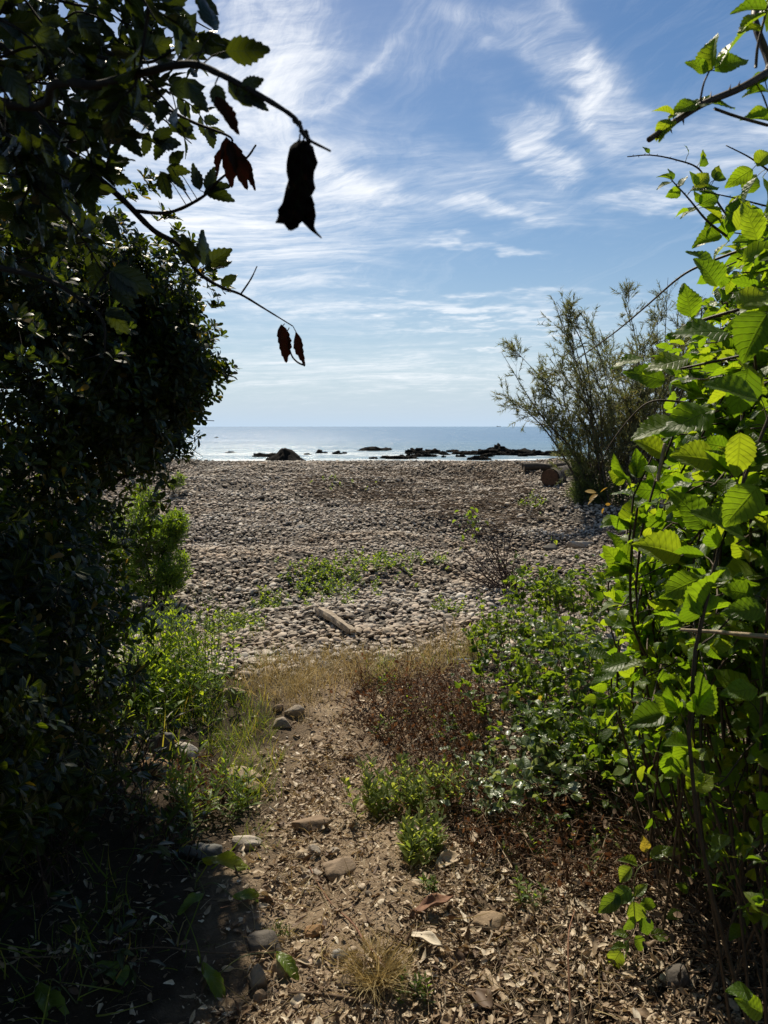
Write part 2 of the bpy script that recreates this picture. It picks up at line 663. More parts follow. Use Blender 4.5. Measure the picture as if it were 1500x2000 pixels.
def leaf_mat(name, stops, trans_mul=(1.5, 1.6, 0.5), trans=0.5, rough=0.42, spec=0.5, veins=0, vein_c=None, spots=0.0):
    m, T = new_mat(name)
    r = rnd_of(T)
    col = T.ramp(r, stops)
    tcn = T.n('ShaderNodeTexCoord')
    geo = T.n('ShaderNodeNewGeometry')
    n1 = T.noise(geo.outputs['Position'], 60, 3)
    col = T.mix(T.rng(n1, 0.3, 0.7, 0.0, 0.35), col, T.mix(1.0, col, (0.62, 0.66, 0.5), 'MULTIPLY'))
    nrm = None
    u, v, _ = T.sep(tcn.outputs['UV'])
    av = T.m('ABSOLUTE', T.m('SUBTRACT', T.m('MULTIPLY', v, 2.0), 1.0))
    if veins:
        wob = T.m('MULTIPLY', T.m('SUBTRACT', T.noise(geo.outputs['Position'], 25, 2), 0.5), 0.10)
        w = T.m('FRACT', T.m('MULTIPLY', T.m('ADD', T.m('SUBTRACT', u, T.m('MULTIPLY', av, 0.22)), wob), float(veins)))
        line = T.m('MAXIMUM', T.rng(T.m('ABSOLUTE', T.m('SUBTRACT', w, 0.5)), 0.0, 0.13, 1.0, 0.0), T.rng(av, 0.02, 0.075, 1.0, 0.0))
        col = T.mix(T.m('MULTIPLY', line, 0.26), col, vein_c or (0.02, 0.035, 0.01))
        nrm = T.bump(T.m('SUBTRACT', 1.0, line), 0.5, 0.002)
    else:
        mid = T.rng(av, 0.02, 0.10, 1.0, 0.0)
        col = T.mix(T.m('MULTIPLY', mid, 0.3), col, vein_c or (0.18, 0.2, 0.08))
    if spots:
        n2 = T.noise(geo.outputs['Position'], 220, 2)
        col = T.mix(T.rng(n2, 0.62, 0.72, 0.0, spots), col, (0.05, 0.03, 0.015))
    pb = principled(T, col, rough, spec, nrm)
    tr = T.n('ShaderNodeBsdfTranslucent')
    T.put(tr.inputs['Color'], T.mix(1.0, col, trans_mul, 'MULTIPLY'))
    if nrm is not None:
        T.put(tr.inputs['Normal'], nrm)
    mx = T.n('ShaderNodeMixShader')
    mx.inputs[0].default_value = trans
    T.t.links.new(pb, mx.inputs[1])
    T.t.links.new(tr.outputs[0], mx.inputs[2])
    out(T, mx.outputs[0])
    return m


def bark_mat(name, c1, c2, scale=40, rough=0.85, bump=0.6):
    m, T = new_mat(name)
    geo = T.n('ShaderNodeNewGeometry')
    n = T.noise(geo.outputs['Position'], scale, 5, 0.65)
    col = T.ramp(n, [(0.3, c1), (0.7, c2)])
    out(T, principled(T, col, rough, 0.25, T.bump(n, bump, 0.004)))
    return m


def stone_mat(name, stops, scale=25, rough=0.8, bump=0.35, dist=0.006, tint=0.35, spec=0.3):
    m, T = new_mat(name)
    r = rnd_of(T)
    geo = T.n('ShaderNodeNewGeometry')
    pos = geo.outputs['Position']
    base = T.ramp(r, stops, 'LINEAR')
    n = T.noise(pos, scale, 6, 0.65)
    n2 = T.noise(pos, scale * 6, 4, 0.6)
    col = T.mix(T.rng(n, 0.3, 0.7, 0.0, tint), base, T.mix(1.0, base, (0.5, 0.46, 0.42), 'MULTIPLY'))
    col = T.mix(T.rng(n2, 0.55, 0.75, 0.0, 0.35), col, T.mix(1.0, col, (1.35, 1.32, 1.25), 'MULTIPLY'))
    bx_, by_, _ = T.sep(pos)
    n3 = T.noise(T.comb(T.m('MULTIPLY', bx_, 0.28), by_, 0.0), 0.8, 4, 0.65)
    col = T.mix(T.rng(n3, 0.42, 0.60, 0.0, 0.8), col, T.mix(1.0, col, (0.80, 0.70, 0.58), 'MULTIPLY'))
    h = T.m('ADD', n, T.m('MULTIPLY', n2, 0.4))
    out(T, principled(T, col, rough, spec, T.bump(h, bump, dist)))
    return m


M_bramble = leaf_mat('bramble_leaf', [(0.0, (0.05, 0.10, 0.012)), (0.35, (0.075, 0.15, 0.016)), (0.7, (0.11, 0.19, 0.02)), (1.0, (0.15, 0.21, 0.03))],
                     (3.2, 2.75, 0.55), 0.58, 0.44, 0.35, veins=8, spots=0.25)
M_undergrowth = leaf_mat('undergrowth_leaf', [(0.0, (0.045, 0.09, 0.02)), (0.5, (0.08, 0.14, 0.025)), (0.985, (0.12, 0.18, 0.04)), (1.0, (0.2, 0.17, 0.06))],
                         (3.0, 2.5, 0.6), 0.55, 0.34, 0.55, veins=6)
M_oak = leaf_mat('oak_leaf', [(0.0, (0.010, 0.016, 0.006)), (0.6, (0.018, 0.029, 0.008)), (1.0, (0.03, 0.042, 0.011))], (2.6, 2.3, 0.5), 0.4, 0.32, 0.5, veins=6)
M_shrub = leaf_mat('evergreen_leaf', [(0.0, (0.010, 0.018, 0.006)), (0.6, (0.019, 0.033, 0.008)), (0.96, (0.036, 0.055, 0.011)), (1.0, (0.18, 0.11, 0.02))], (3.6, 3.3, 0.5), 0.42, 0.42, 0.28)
M_lentisk = leaf_mat('narrow_leaf', [(0.0, (0.05, 0.10, 0.016)), (0.6, (0.085, 0.15, 0.022)), (1.0, (0.12, 0.19, 0.03))], (3.2, 2.7, 0.5), 0.55, 0.4)
M_herb = leaf_mat('herb_leaf', [(0.0, (0.06, 0.11, 0.025)), (0.6, (0.10, 0.17, 0.035)), (1.0, (0.16, 0.22, 0.06))], (3.0, 2.5, 0.6), 0.55, 0.45)
M_grass = leaf_mat('green_grass', [(0.0, (0.06, 0.11, 0.02)), (0.6, (0.11, 0.17, 0.03)), (0.85, (0.17, 0.2, 0.05)), (1.0, (0.3, 0.25, 0.11))], (2.6, 2.2, 0.6), 0.5, 0.45)
M_straw = leaf_mat('dry_grass', [(0.0, (0.26, 0.19, 0.08)), (0.5, (0.42, 0.33, 0.16)), (1.0, (0.55, 0.45, 0.26))], (1.1, 1.0, 0.8), 0.35, 0.6, 0.3)
M_deadleaf = leaf_mat('dead_leaf', [(0.0, (0.09, 0.05, 0.028)), (0.28, (0.21, 0.14, 0.085)), (0.58, (0.40, 0.30, 0.195)), (0.85, (0.57, 0.46, 0.33)), (1.0, (0.72, 0.63, 0.50))],
                      (1.1, 0.9, 0.6), 0.16, 0.62, 0.35, veins=0, vein_c=(0.2, 0.13, 0.07), spots=0.5)
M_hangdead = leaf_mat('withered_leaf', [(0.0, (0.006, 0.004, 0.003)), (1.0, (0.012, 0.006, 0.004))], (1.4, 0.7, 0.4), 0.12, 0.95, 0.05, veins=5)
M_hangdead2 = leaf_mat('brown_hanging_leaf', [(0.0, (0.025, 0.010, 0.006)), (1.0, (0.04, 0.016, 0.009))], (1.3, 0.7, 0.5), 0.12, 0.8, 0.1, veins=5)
M_bracken = leaf_mat('dried_frond', [(0.0, (0.06, 0.034, 0.022)), (0.4, (0.13, 0.075, 0.045)), (0.75, (0.22, 0.14, 0.085)), (0.9, (0.34, 0.25, 0.16)), (1.0, (0.2, 0.105, 0.055))], (1.3, 0.8, 0.5), 0.28, 0.75, 0.2)
M_tamarisk = leaf_mat('tamarisk_needle', [(0.0, (0.09, 0.105, 0.055)), (0.6, (0.17, 0.19, 0.10)), (1.0, (0.26, 0.21, 0.12))], (1.5, 1.5, 0.7), 0.4, 0.6, 0.2)
M_tamarisk_fresh = leaf_mat('fresh_tamarisk_needle', [(0.0, (0.06, 0.085, 0.03)), (1.0, (0.12, 0.15, 0.055))], (1.6, 1.6, 0.7), 0.42, 0.6, 0.2)
M_goose = leaf_mat('goosefoot_leaf', [(0.0, (0.10, 0.15, 0.05)), (0.6, (0.16, 0.21, 0.08)), (1.0, (0.22, 0.26, 0.11))], (2.5, 2.2, 0.7), 0.55, 0.5, 0.3)
M_shiny = leaf_mat('shiny_leaf', [(0.0, (0.10, 0.15, 0.06)), (0.5, (0.19, 0.24, 0.13)), (1.0, (0.34, 0.38, 0.27))], (1.6, 1.6, 0.6), 0.35, 0.28, 0.6, veins=5)  # pale greens paint leaf highlights into the colour; the surface is glossy too
M_bright = leaf_mat('bright_herb_leaf', [(0.0, (0.09, 0.16, 0.025)), (0.6, (0.15, 0.24, 0.035)), (1.0, (0.21, 0.29, 0.05))], (2.6, 2.2, 0.5), 0.55, 0.45, 0.3)  # lighter, yellower herb green with sunlit brightness put into the colour
M_dock = leaf_mat('dock_leaf', [(0.0, (0.10, 0.17, 0.02)), (1.0, (0.2, 0.25, 0.03))], (1.8, 1.7, 0.4), 0.45, 0.4, 0.5, veins=7, vein_c=(0.25, 0.28, 0.09))

M_bark = bark_mat('oak_bark', (0.010, 0.008, 0.006), (0.032, 0.026, 0.020))
M_cane = bark_mat('bramble_cane', (0.045, 0.03, 0.018), (0.10, 0.07, 0.04), 60, 0.6, 0.2)
M_canegreen = bark_mat('green_shoot', (0.08, 0.11, 0.03), (0.13, 0.12, 0.05), 60, 0.5, 0.15)
M_twig = bark_mat('dry_twig', (0.06, 0.038, 0.022), (0.19, 0.13, 0.08), 70, 0.85, 0.4)
M_paletwig = bark_mat('pale_twig', (0.22, 0.16, 0.1), (0.45, 0.36, 0.25), 70, 0.8, 0.4)
M_redtwig = bark_mat('reddish_twig', (0.11, 0.05, 0.03), (0.26, 0.14, 0.08), 60, 0.75, 0.3)
M_tambark = bark_mat('tamarisk_bark', (0.035, 0.028, 0.02), (0.10, 0.08, 0.06), 30)
M_drift = bark_mat('weathered_wood', (0.16, 0.12, 0.08), (0.46, 0.38, 0.28), 22, 0.85, 0.8)
M_logend = bark_mat('sawn_wood', (0.05, 0.026, 0.015), (0.14, 0.075, 0.04), 25, 0.8, 0.5)
M_darkstem = bark_mat('dark_stem', (0.03, 0.018, 0.016), (0.075, 0.045, 0.035), 60, 0.7, 0.3)

PEB = [(0.0, (0.12, 0.10, 0.08)), (0.2, (0.30, 0.25, 0.19)), (0.4, (0.44, 0.37, 0.285)), (0.55, (0.36, 0.33, 0.275)), (0.7, (0.50, 0.40, 0.31)), (0.88, (0.56, 0.49, 0.395)), (0.97, (0.68, 0.62, 0.53)), (1.0, (0.24, 0.235, 0.195))]
M_pebble = stone_mat('pebble', PEB, 30, 0.72, 0.3, 0.004, 0.45)
M_searock = stone_mat('sea_rock', [(0.0, (0.010, 0.009, 0.008)), (0.7, (0.018, 0.016, 0.014)), (1.0, (0.03, 0.025, 0.02))], 3.0, 0.9, 1.0, 0.3, 0.5, 0.08)
STONES = {}


def path_stone_mat(c):
    if c not in STONES:
        cols = {'tan': (0.36, 0.28, 0.19), 'grey': (0.32, 0.275, 0.22), 'slate': (0.115, 0.108, 0.10), 'pale': (0.44, 0.40, 0.34), 'orange': (0.36, 0.23, 0.12),
                'brown': (0.25, 0.185, 0.125), 'blue': (0.28, 0.275, 0.26), 'dark': (0.13, 0.13, 0.12)}[c]
        STONES[c] = stone_mat(c + '_stone', [(0, cols), (1, tuple(x * 1.12 for x in cols))], 22, 0.8, 0.6, 0.008, 0.55)
    return STONES[c]


# ground: dry sandy earth
M_earth, T = new_mat('dry_earth')
geo = T.n('ShaderNodeNewGeometry')
pos = geo.outputs['Position']
n1 = T.noise(pos, 2.2, 5, 0.6)
n2 = T.noise(pos, 38, 6, 0.7)
n3 = T.noise(pos, 160, 3, 0.7)
c = T.ramp(n1, [(0.3, (0.20, 0.145, 0.095)), (0.55, (0.34, 0.26, 0.175)), (0.75, (0.46, 0.37, 0.26))])
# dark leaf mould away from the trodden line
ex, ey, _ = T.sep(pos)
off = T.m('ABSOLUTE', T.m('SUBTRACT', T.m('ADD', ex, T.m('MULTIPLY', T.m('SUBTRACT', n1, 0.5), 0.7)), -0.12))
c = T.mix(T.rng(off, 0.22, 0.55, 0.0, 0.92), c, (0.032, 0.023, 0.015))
c = T.mix(T.rng(n2, 0.35, 0.7, 0.0, 0.6), c, T.mix(1.0, c, (0.5, 0.45, 0.4), 'MULTIPLY'))
c = T.mix(T.rng(n3, 0.6, 0.75, 0.0, 0.35), c, (0.30, 0.23, 0.16))
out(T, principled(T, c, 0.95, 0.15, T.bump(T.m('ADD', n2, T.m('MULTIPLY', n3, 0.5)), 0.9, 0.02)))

# shingle sheet under and beyond the built pebbles, darkened as shade between them
M_shingle, T = new_mat('shingle')
geo = T.n('ShaderNodeNewGeometry')
pos = geo.outputs['Position']
vo = T.n('ShaderNodeTexVoronoi')
T.put(vo.inputs['Vector'], pos)
vo.inputs['Scale'].default_value = 16
n1 = T.noise(pos, 0.9, 4)
cc = T.sep(vo.outputs['Color'])[0]
c = T.ramp(cc, [(0.0, (0.03, 0.025, 0.02)), (0.5, (0.06, 0.05, 0.04)), (1.0, (0.11, 0.095, 0.075))])
c = T.mix(T.rng(n1, 0.4, 0.65, 0.0, 0.5), c, (0.12, 0.085, 0.055))
hh = T.m('SUBTRACT', 1.0, vo.outputs['Distance'])
out(T, principled(T, c, 0.85, 0.2, T.bump(hh, 1.0, 0.03)))

# sea
M_sea, T = new_mat('sea_water')
geo = T.n('ShaderNodeNewGeometry')
pos = geo.outputs['Position']
sx, sy, _ = T.sep(pos)
wpos = T.comb(T.m('MULTIPLY', sx, 0.35), sy, 0.0)
w1 = T.noise(wpos, 0.55, 5, 0.6, 0.3)
w2 = T.noise(wpos, 0.06, 3, 0.5)
w3 = T.noise(wpos, 2.4, 4, 0.6)
hgt = T.m('ADD', T.m('ADD', T.m('MULTIPLY', w1, 0.55), T.m('MULTIPLY', w2, 1.6)), T.m('MULTIPLY', w3, 0.12))
shore = T.rng(sy, 45, 120, 1.0, 0.0)
band = T.noise(T.comb(T.m('MULTIPLY', sx, 0.02), T.m('MULTIPLY', sy, 0.13), 0.0), 1.0, 4, 0.6)
fo = T.noise(T.comb(T.m('MULTIPLY', sx, 0.30), sy, 0.0), 0.55, 6, 0.7, 0.6)
foam = T.m('MULTIPLY', T.rng(fo, 0.47, 0.60), T.m('MULTIPLY', T.rng(sy, 62, 92, 1.0, 0.0), T.rng(band, 0.38, 0.55)))
c = T.mix(T.rng(sy, 50, 160), (0.085, 0.16, 0.20), (0.045, 0.125, 0.235))
strk = T.noise(T.comb(T.m('MULTIPLY', sx, 0.004), T.m('MULTIPLY', T.m('LOGARITHM', T.m('MAXIMUM', sy, 1.0), 2.718), 9.0), 0.0), 2.2, 5, 0.7)
c = T.mix(T.rng(strk, 0.42, 0.6, 0.0, 0.6), c, T.mix(1.0, c, (1.7, 1.55, 1.4), 'MULTIPLY'))
c = T.mix(foam, c, (0.72, 0.76, 0.78))
rgh = T.m('ADD', 0.24, T.m('MULTIPLY', foam, 0.5))
out(T, principled(T, c, rgh, 0.25, T.bump(hgt, 0.9, 1.0)))

# ------------------------------------------------------------------ terrain
PY = np.array([-300, -20, 0, 2.5, 4.0, 5.5, 7, 10, 12.3, 13.5, 16, 18, 20, 22.5, 30, 40, 70, 200])
PZ = np.array([1.5, 0.3, 0.0, 0.0, -0.02, -0.05, 0.0, 0.17, 0.33, 0.45, 0.52, 0.60, 0.665, 0.57, -0.5, -1.5, -3.5, -6])
SEA_Z = -1.0


def h(x, y):
    x, y = np.asarray(x, float), np.asarray(y, float)
    z = np.interp(y, PY, PZ)
    near = 1 - sstep(4.4, 5.6, y)
    z = z + near * (0.20 * sstep(0.30, 1.5, x + 0.12 * np.sin(1.7 * y)) + 0.14 * sstep(-0.65, -1.9, x))
    z = z + near * 0.04 * fbm(x * 1.6, y * 1.6, 0, 3, 3) + near * 0.02 * fbm(x * 7, y * 7, 0, 3, 5)
    b = sstep(5.0, 6.5, y) * (1 - sstep(19, 22, y))
    z = z + b * 0.15 * fbm(x * 0.4, y * 0.62, 0, 3, 9) + b * 0.045 * fbm(x * 2.2, y * 2.2, 0, 2, 11)
    # the hollow behind the pebble ridge
    z = z - 0.20 * np.exp(-((x - 1.7) / 1.1) ** 2 - ((y - 10.0) / 0.7) ** 2) + 0.15 * np.exp(-((x - 0.5) / 1.5) ** 2 - ((y - 11.2) / 0.7) ** 2)
    return z


_hx, _hy = np.arange(-9, 9.001, 0.04), np.arange(-1, 24.001, 0.04)
_HG = h(*np.meshgrid(_hx, _hy, indexing='ij'))


def hq(x, y):
    """quick height of one point"""
    i, j = (x + 9) / 0.04, (y + 1) / 0.04
    if not (0 <= i < len(_hx) - 1 and 0 <= j < len(_hy) - 1):
        return float(h(x, y))
    a, b = int(i), int(j)
    u, v = i - a, j - b
    return float((_HG[a, b] * (1 - u) + _HG[a + 1, b] * u) * (1 - v) + (_HG[a, b + 1] * (1 - u) + _HG[a + 1, b + 1] * u) * v)


def G(px, py):
    """where the ray through a pixel meets the ground"""
    d = px_dir(px, py)
    t = 0.8
    prev = t
    while t < 80:
        p = np.array([0, 0, EYE]) + d * t
        if p[2] < hq(p[0], p[1]):
            lo, hi = prev, t
            for _ in range(24):
                mid = 0.5 * (lo + hi)
                q = np.array([0, 0, EYE]) + d * mid
                if q[2] < hq(q[0], q[1]):
                    hi = mid
                else:
                    lo = mid
            p = np.array([0, 0, EYE]) + d * hi
            return np.array([p[0], p[1], float(hq(p[0], p[1]))])
        prev = t
        t += 0.03 + 0.02 * t
    return np.array([0, 0, EYE]) + d * 20


def depth_of(p):
    return float(project(p)[2])


def grid_mesh(name, xs, ys, mat):
    X, Y = np.meshgrid(xs, ys, indexing='ij')
    V = np.c_[X.ravel(), Y.ravel(), h(X, Y).ravel()]
    a, b = len(xs), len(ys)
    i, j = np.meshgrid(np.arange(a - 1), np.arange(b - 1), indexing='ij')
    p = (i * b + j).ravel()
    Q = np.c_[p, p + b, p + b + 1, p + 1]
    return link(name, mesh(name, V, None, mat, quads=Q))


xs = np.unique(np.concatenate([np.linspace(-300, -20, 12), np.linspace(-20, -4, 30), np.linspace(-4, 4, 220), np.linspace(4, 20, 30), np.linspace(20, 300, 12)]))
tag(grid_mesh('ground', xs, np.unique(np.concatenate([np.linspace(-300, -4, 16), np.linspace(-4, 1, 20), np.linspace(1, 5.3, 150)])), M_earth),
    'dry brown earth path between the bushes', None, None, 'structure')
tag(grid_mesh('beach', np.unique(np.concatenate([np.linspace(-300, -20, 20), np.linspace(-20, 20, 220), np.linspace(20, 300, 20)])),
              np.concatenate([np.linspace(5.3, 23, 120), np.linspace(23.5, 70, 20)]), M_shingle),
    'shingle beach rising to a low crest before the sea', None, None, 'structure')
sv = []
ys_ = np.array([24, 60, 120, 300, 1000, 4000, 12000, 40000.0])
xs_ = np.array([-40000, -8000, -1500, -300, -60, 0, 60, 300, 1500, 8000, 40000.0])
Xs, Ys = np.meshgrid(xs_, ys_, indexing='ij')
i, j = np.meshgrid(np.arange(len(xs_) - 1), np.arange(len(ys_) - 1), indexing='ij')
p = (i * len(ys_) + j).ravel()
sea = link('sea', mesh('sea', np.c_[Xs.ravel(), Ys.ravel(), np.full(Xs.size, SEA_Z)], None, M_sea, quads=np.c_[p, p + len(ys_), p + len(ys_) + 1, p + 1]))
tag(sea, 'calm blue sea out to the horizon', None, None, 'structure')

# ------------------------------------------------------------------ pebbles
def pebble_t(sub, seed, rough=0.16):
    v, f = ico(sub)
    k = fbm(v[:, 0] * 1.3 + seed * 7.1, v[:, 1] * 1.3, v[:, 2] * 1.3, 2, seed)
    v = v * (1 + rough * k)[:, None]
    return v, f, np.c_[v[:, 0] * 0.5 + 0.5, v[:, 1] * 0.5 + 0.5]


def lay_pebbles(x, y, a, lift):
    n = len(x)
    yaw = rng.uniform(0, 2 * math.pi, n)
    z = h(x, y)
    tilt = rng.normal(0, 0.34, (n, 2))
    d = np.c_[np.cos(yaw), np.sin(yaw), tilt[:, 0]]
    nr = np.c_[tilt[:, 1], rng.normal(0, 0.28, n), np.ones(n)]
    b = a * rng.uniform(0.62, 0.95, n)
    cth = a * rng.uniform(0.28, 0.55, n)
    return frames(np.c_[x, y, z + cth * 0.35 + lift], d, nr, np.c_[a, b, cth])


def beach_edge(x):
    return 5.15 + 0.25 * np.sin(x * 1.9 + 0.6) + 0.18 * vnoise(x * 3.1, 0.5) - 0.35 * sstep(-0.2, -1.2, x)


def field(y0, y1, dens, amin, amax, margin):
    A = (y1 - y0) * ((y0 + y1) * 0.53 + 2 * margin)
    n = int(A * dens)
    y = rng.uniform(y0, y1, n)
    x = rng.uniform(-1, 1, n) * (0.53 * y1 + margin)
    ok = np.abs(x) < 0.53 * y + margin
    ok &= y > beach_edge(x) + rng.exponential(0.10, n) - 0.1
    x, y = x[ok], y[ok]
    a = amin + (amax - amin) * rng.beta(1.3, 5.2, len(x))
    return x, y, a


pa = [pebble_t(3, s, 0.20) for s in range(6)]
pn = [pebble_t(2, s + 10, 0.2) for s in range(6)]
x1, y1, a1 = field(4.9, 7.8, 1000, 0.010, 0.060, 1.0)
M1 = lay_pebbles(x1, y1, a1, rng.uniform(0, 0.02, len(x1)))
idx1 = rng.integers(0, 6, len(x1))
# the 300 that show largest are single stones; the others are one sheet of stones
pk = pick_visible(pn, M1, idx1, np.zeros(len(x1)), 300, a1)
pm = [mesh('pebble', t[0], t[1], M_pebble, t[2]) for t in pa]
first = {}
for k in pk:
    o = link('pebble', pm[idx1[k]], None, None, M1[k])
    first.setdefault(int(idx1[k]), o)
    tag(o, 'rounded flattish grey or tan beach pebble at the near edge of the shingle', 'pebble', 'larger pebbles at the near edge of the beach')
keep = np.ones(len(x1), bool)
keep[pk] = False
x2, y2, a2 = field(7.8, 11.5, 660, 0.011, 0.056, 1.2)
x3, y3, a3 = field(11.5, 22.0, 370, 0.015, 0.064, 1.5)
M2, M3 = lay_pebbles(x2, y2, a2, rng.uniform(0, 0.025, len(x2))), lay_pebbles(x3, y3, a3, rng.uniform(0, 0.03, len(x3)))
MP = np.concatenate([M1[keep], M2, M3])
gn_field('pebbles', [first[q] for q in sorted(first)], MP, rng.integers(0, len(first), len(MP)), 'grey and tan pebbles covering the beach up to its crest', 'pebbles')
print('pebbles', len(MP))


# ------------------------------------------------------------------ rocks, stones
def rock_mesh(name, mat, seed, sub=3, rough=0.35, freq=1.4, ridge=0.0, flat=0.25):
    v, f = ico(sub)
    q = v * freq + seed * 3.7
    k = fbm(q[:, 0], q[:, 1], q[:, 2], 4, seed)
    if ridge:
        k = k - ridge * np.abs(fbm(q[:, 0] * 2.1, q[:, 1] * 2.1, q[:, 2] * 2.1, 3, seed + 40))
    v = v * (1 + rough * k)[:, None]
    # a few planar facets, as on broken stone
    r2 = np.random.default_rng(seed)
    for _ in range(11 if flat > .29 else 5):
        nrm = r2.normal(size=3); nrm /= np.linalg.norm(nrm)
        lim = r2.uniform(0.58, 0.88)
        dd = v @ nrm
        v = np.where((dd > lim)[:, None], v - np.outer(dd - lim, nrm) * 0.85 * (flat > 0), v)
    return mesh(name, v, f, mat, v[:, :2])


def sea_point(px, py, z=SEA_Z):
    d = px_dir(px, py)
    t = (z - EYE) / d[2]
    return np.array([0, 0, EYE]) + d * t


SR = [  # px centre, py base, width px, height px, name, label
    (562, 903, 84, 26, 'sea_rock', 'tall pointed black rock at the water edge, the biggest of the shore rocks'),
    (540, 899, 34, 12, 'sea_rock', 'low black rock leaning against the foot of the tall pointed rock'),
    (520, 892, 46, 12, 'sea_rock', 'jagged low black rock in the foam beside the tall pointed rock'),
    (658, 887, 19, 9, 'sea_rock', 'round black boulder standing alone in the shallow water'),
    (624, 885, 14, 9, 'sea_rock', 'small black knob of rock between the tall rock and the round boulder'),
    (600, 888, 14, 5, 'sea_rock', None), (672, 886, 12, 5, 'sea_rock', None), (636, 885, 9, 4, 'sea_rock', None),
    (735, 880, 60, 9, 'sea_rock', 'long thin line of black rock awash with white foam'),
    (715, 879, 18, 8, 'sea_rock', None), (757, 879, 16, 7, 'sea_rock', None),
    (782, 896, 62, 11, 'sea_rock', 'low dark reef just beyond the pebble crest, in front of the higher reef'),
    (729, 896, 16, 6, 'sea_rock', None), (752, 895, 20, 7, 'sea_rock', None),
    (812, 886, 36, 14, 'sea_rock', 'hump at one end of the middle black reef'),
    (845, 886, 44, 14, 'sea_rock', 'rounded top of the middle black reef'),
    (838, 892, 34, 9, 'sea_rock', None), (868, 887, 10, 5, 'sea_rock', None), (866, 893, 9, 5, 'sea_rock', None),
    (905, 887, 44, 10, 'sea_rock', None), (885, 883, 28, 7, 'sea_rock', None),
    (945, 888, 48, 18, 'sea_rock', 'dark hummock in the wide reef in front of its highest part'),
    (975, 882, 44, 18, 'sea_rock', 'highest black hump of the wide reef near the feathery shrub'),
    (935, 898, 40, 12, 'sea_rock', 'brown pyramid rock half behind the pebble crest'),
    (1012, 888, 46, 16, 'sea_rock', 'black rock at the end of the reef beside the feathery shrub'),
    (1045, 889, 50, 14, 'sea_rock', 'black rock seen through the lowest twigs of the feathery shrub'),
    (990, 887, 34, 8, 'sea_rock', None), (1090, 890, 60, 14, 'sea_rock', None),
    (450, 884, 18, 3, 'sea_rock', 'flat dark rock barely breaking the surface, apart from the reefs'),
    (423, 855, 7, 3, 'sea_rock', 'tiny far dark rock breaking the open water'),
]
for q in range(30):
    SR.append((rng.uniform(770, 1050), rng.uniform(884, 894), rng.uniform(9, 26), rng.uniform(4, 10), 'sea_rock', None))
for k, (px, py, w, hh_, nm, lab) in enumerate(SR):
    p = sea_point(px, py)
    d = depth_of(p)
    W_, H_ = w * d / FPX * 0.52, hh_ * d / FPX * (1.1 if k == 0 else 0.62)
    me = rock_mesh(nm, M_searock, 100 + k, 4, 0.5 if k else 0.3, 2.4 if k else 1.5, 0.6 if k else 0.3, 0)
    if k == 0:
        v = np.array([vv.co[:] for vv in me.vertices])
        s = np.clip((v[:, 2] + 0.2), 0, 1.2) / 1.2
        v[:, 0] = v[:, 0] * (1 - 0.75 * s) - 0.12 * s
        v[:, 1] *= (1 - 0.6 * s)
        me.vertices.foreach_set('co', v.astype(np.float32).ravel()); me.update()
    o = link(nm, me)
    o.location = Vector((p[0], p[1], SEA_Z))
    o.scale = (W_, max(W_ * 0.7, 0.3), H_ * 1.05)
    o.rotation_euler = (0, 0, rng.uniform(-0.4, 0.4))
    tag(o, lab or 'small black rock awash among the reefs off the beach', 'rock', 'rocks in the shallow sea')

# a ship on the horizon
sp = sea_point(974, 834.5)
sp = sp * np.array([9000 / sp[1], 9000 / sp[1], 0]) + np.array([0, 0, SEA_Z])
ship = thing('cargo_ship', 'tiny ship on the horizon beside the feathery shrub', 'ship', sp)
mb = MB()
L, B, D = 24, 5, 4
mb.add([(-L, -B, 0), (L * .9, -B, 0), (L * .9, B, 0), (-L, B, 0), (-L, -B, D), (L * 1.08, 0, D + 2), (L * 1.0, -B, D), (L * 1.0, B, D), (-L, B, D)],
       [(0, 1, 6), (0, 6, 4), (3, 8, 7), (3, 7, 2), (1, 2, 5), (1, 5, 6), (2, 7, 5), (4, 6, 5), (4, 5, 8), (8, 5, 7), (0, 4, 8), (0, 8, 3)])
mb.v[-1] = mb.v[-1] + sp
mb.build('hull', M_searock, ship, False)
mb = MB()
for (xa, xb, za, zb) in ((-21, -13, 4, 10), (-19, -16, 10, 13)):
    c8 = np.array([(x, y, z) for x in (xa, xb) for y in (-5, 5) for z in (za, zb)]) + sp
    mb.add(c8, [(0, 1, 3), (0, 3, 2), (4, 6, 7), (4, 7, 5), (0, 4, 5), (0, 5, 1), (2, 3, 7), (2, 7, 6), (1, 5, 7), (1, 7, 3)])
mb.build('deckhouse', path_stone_mat('pale'), ship, False)

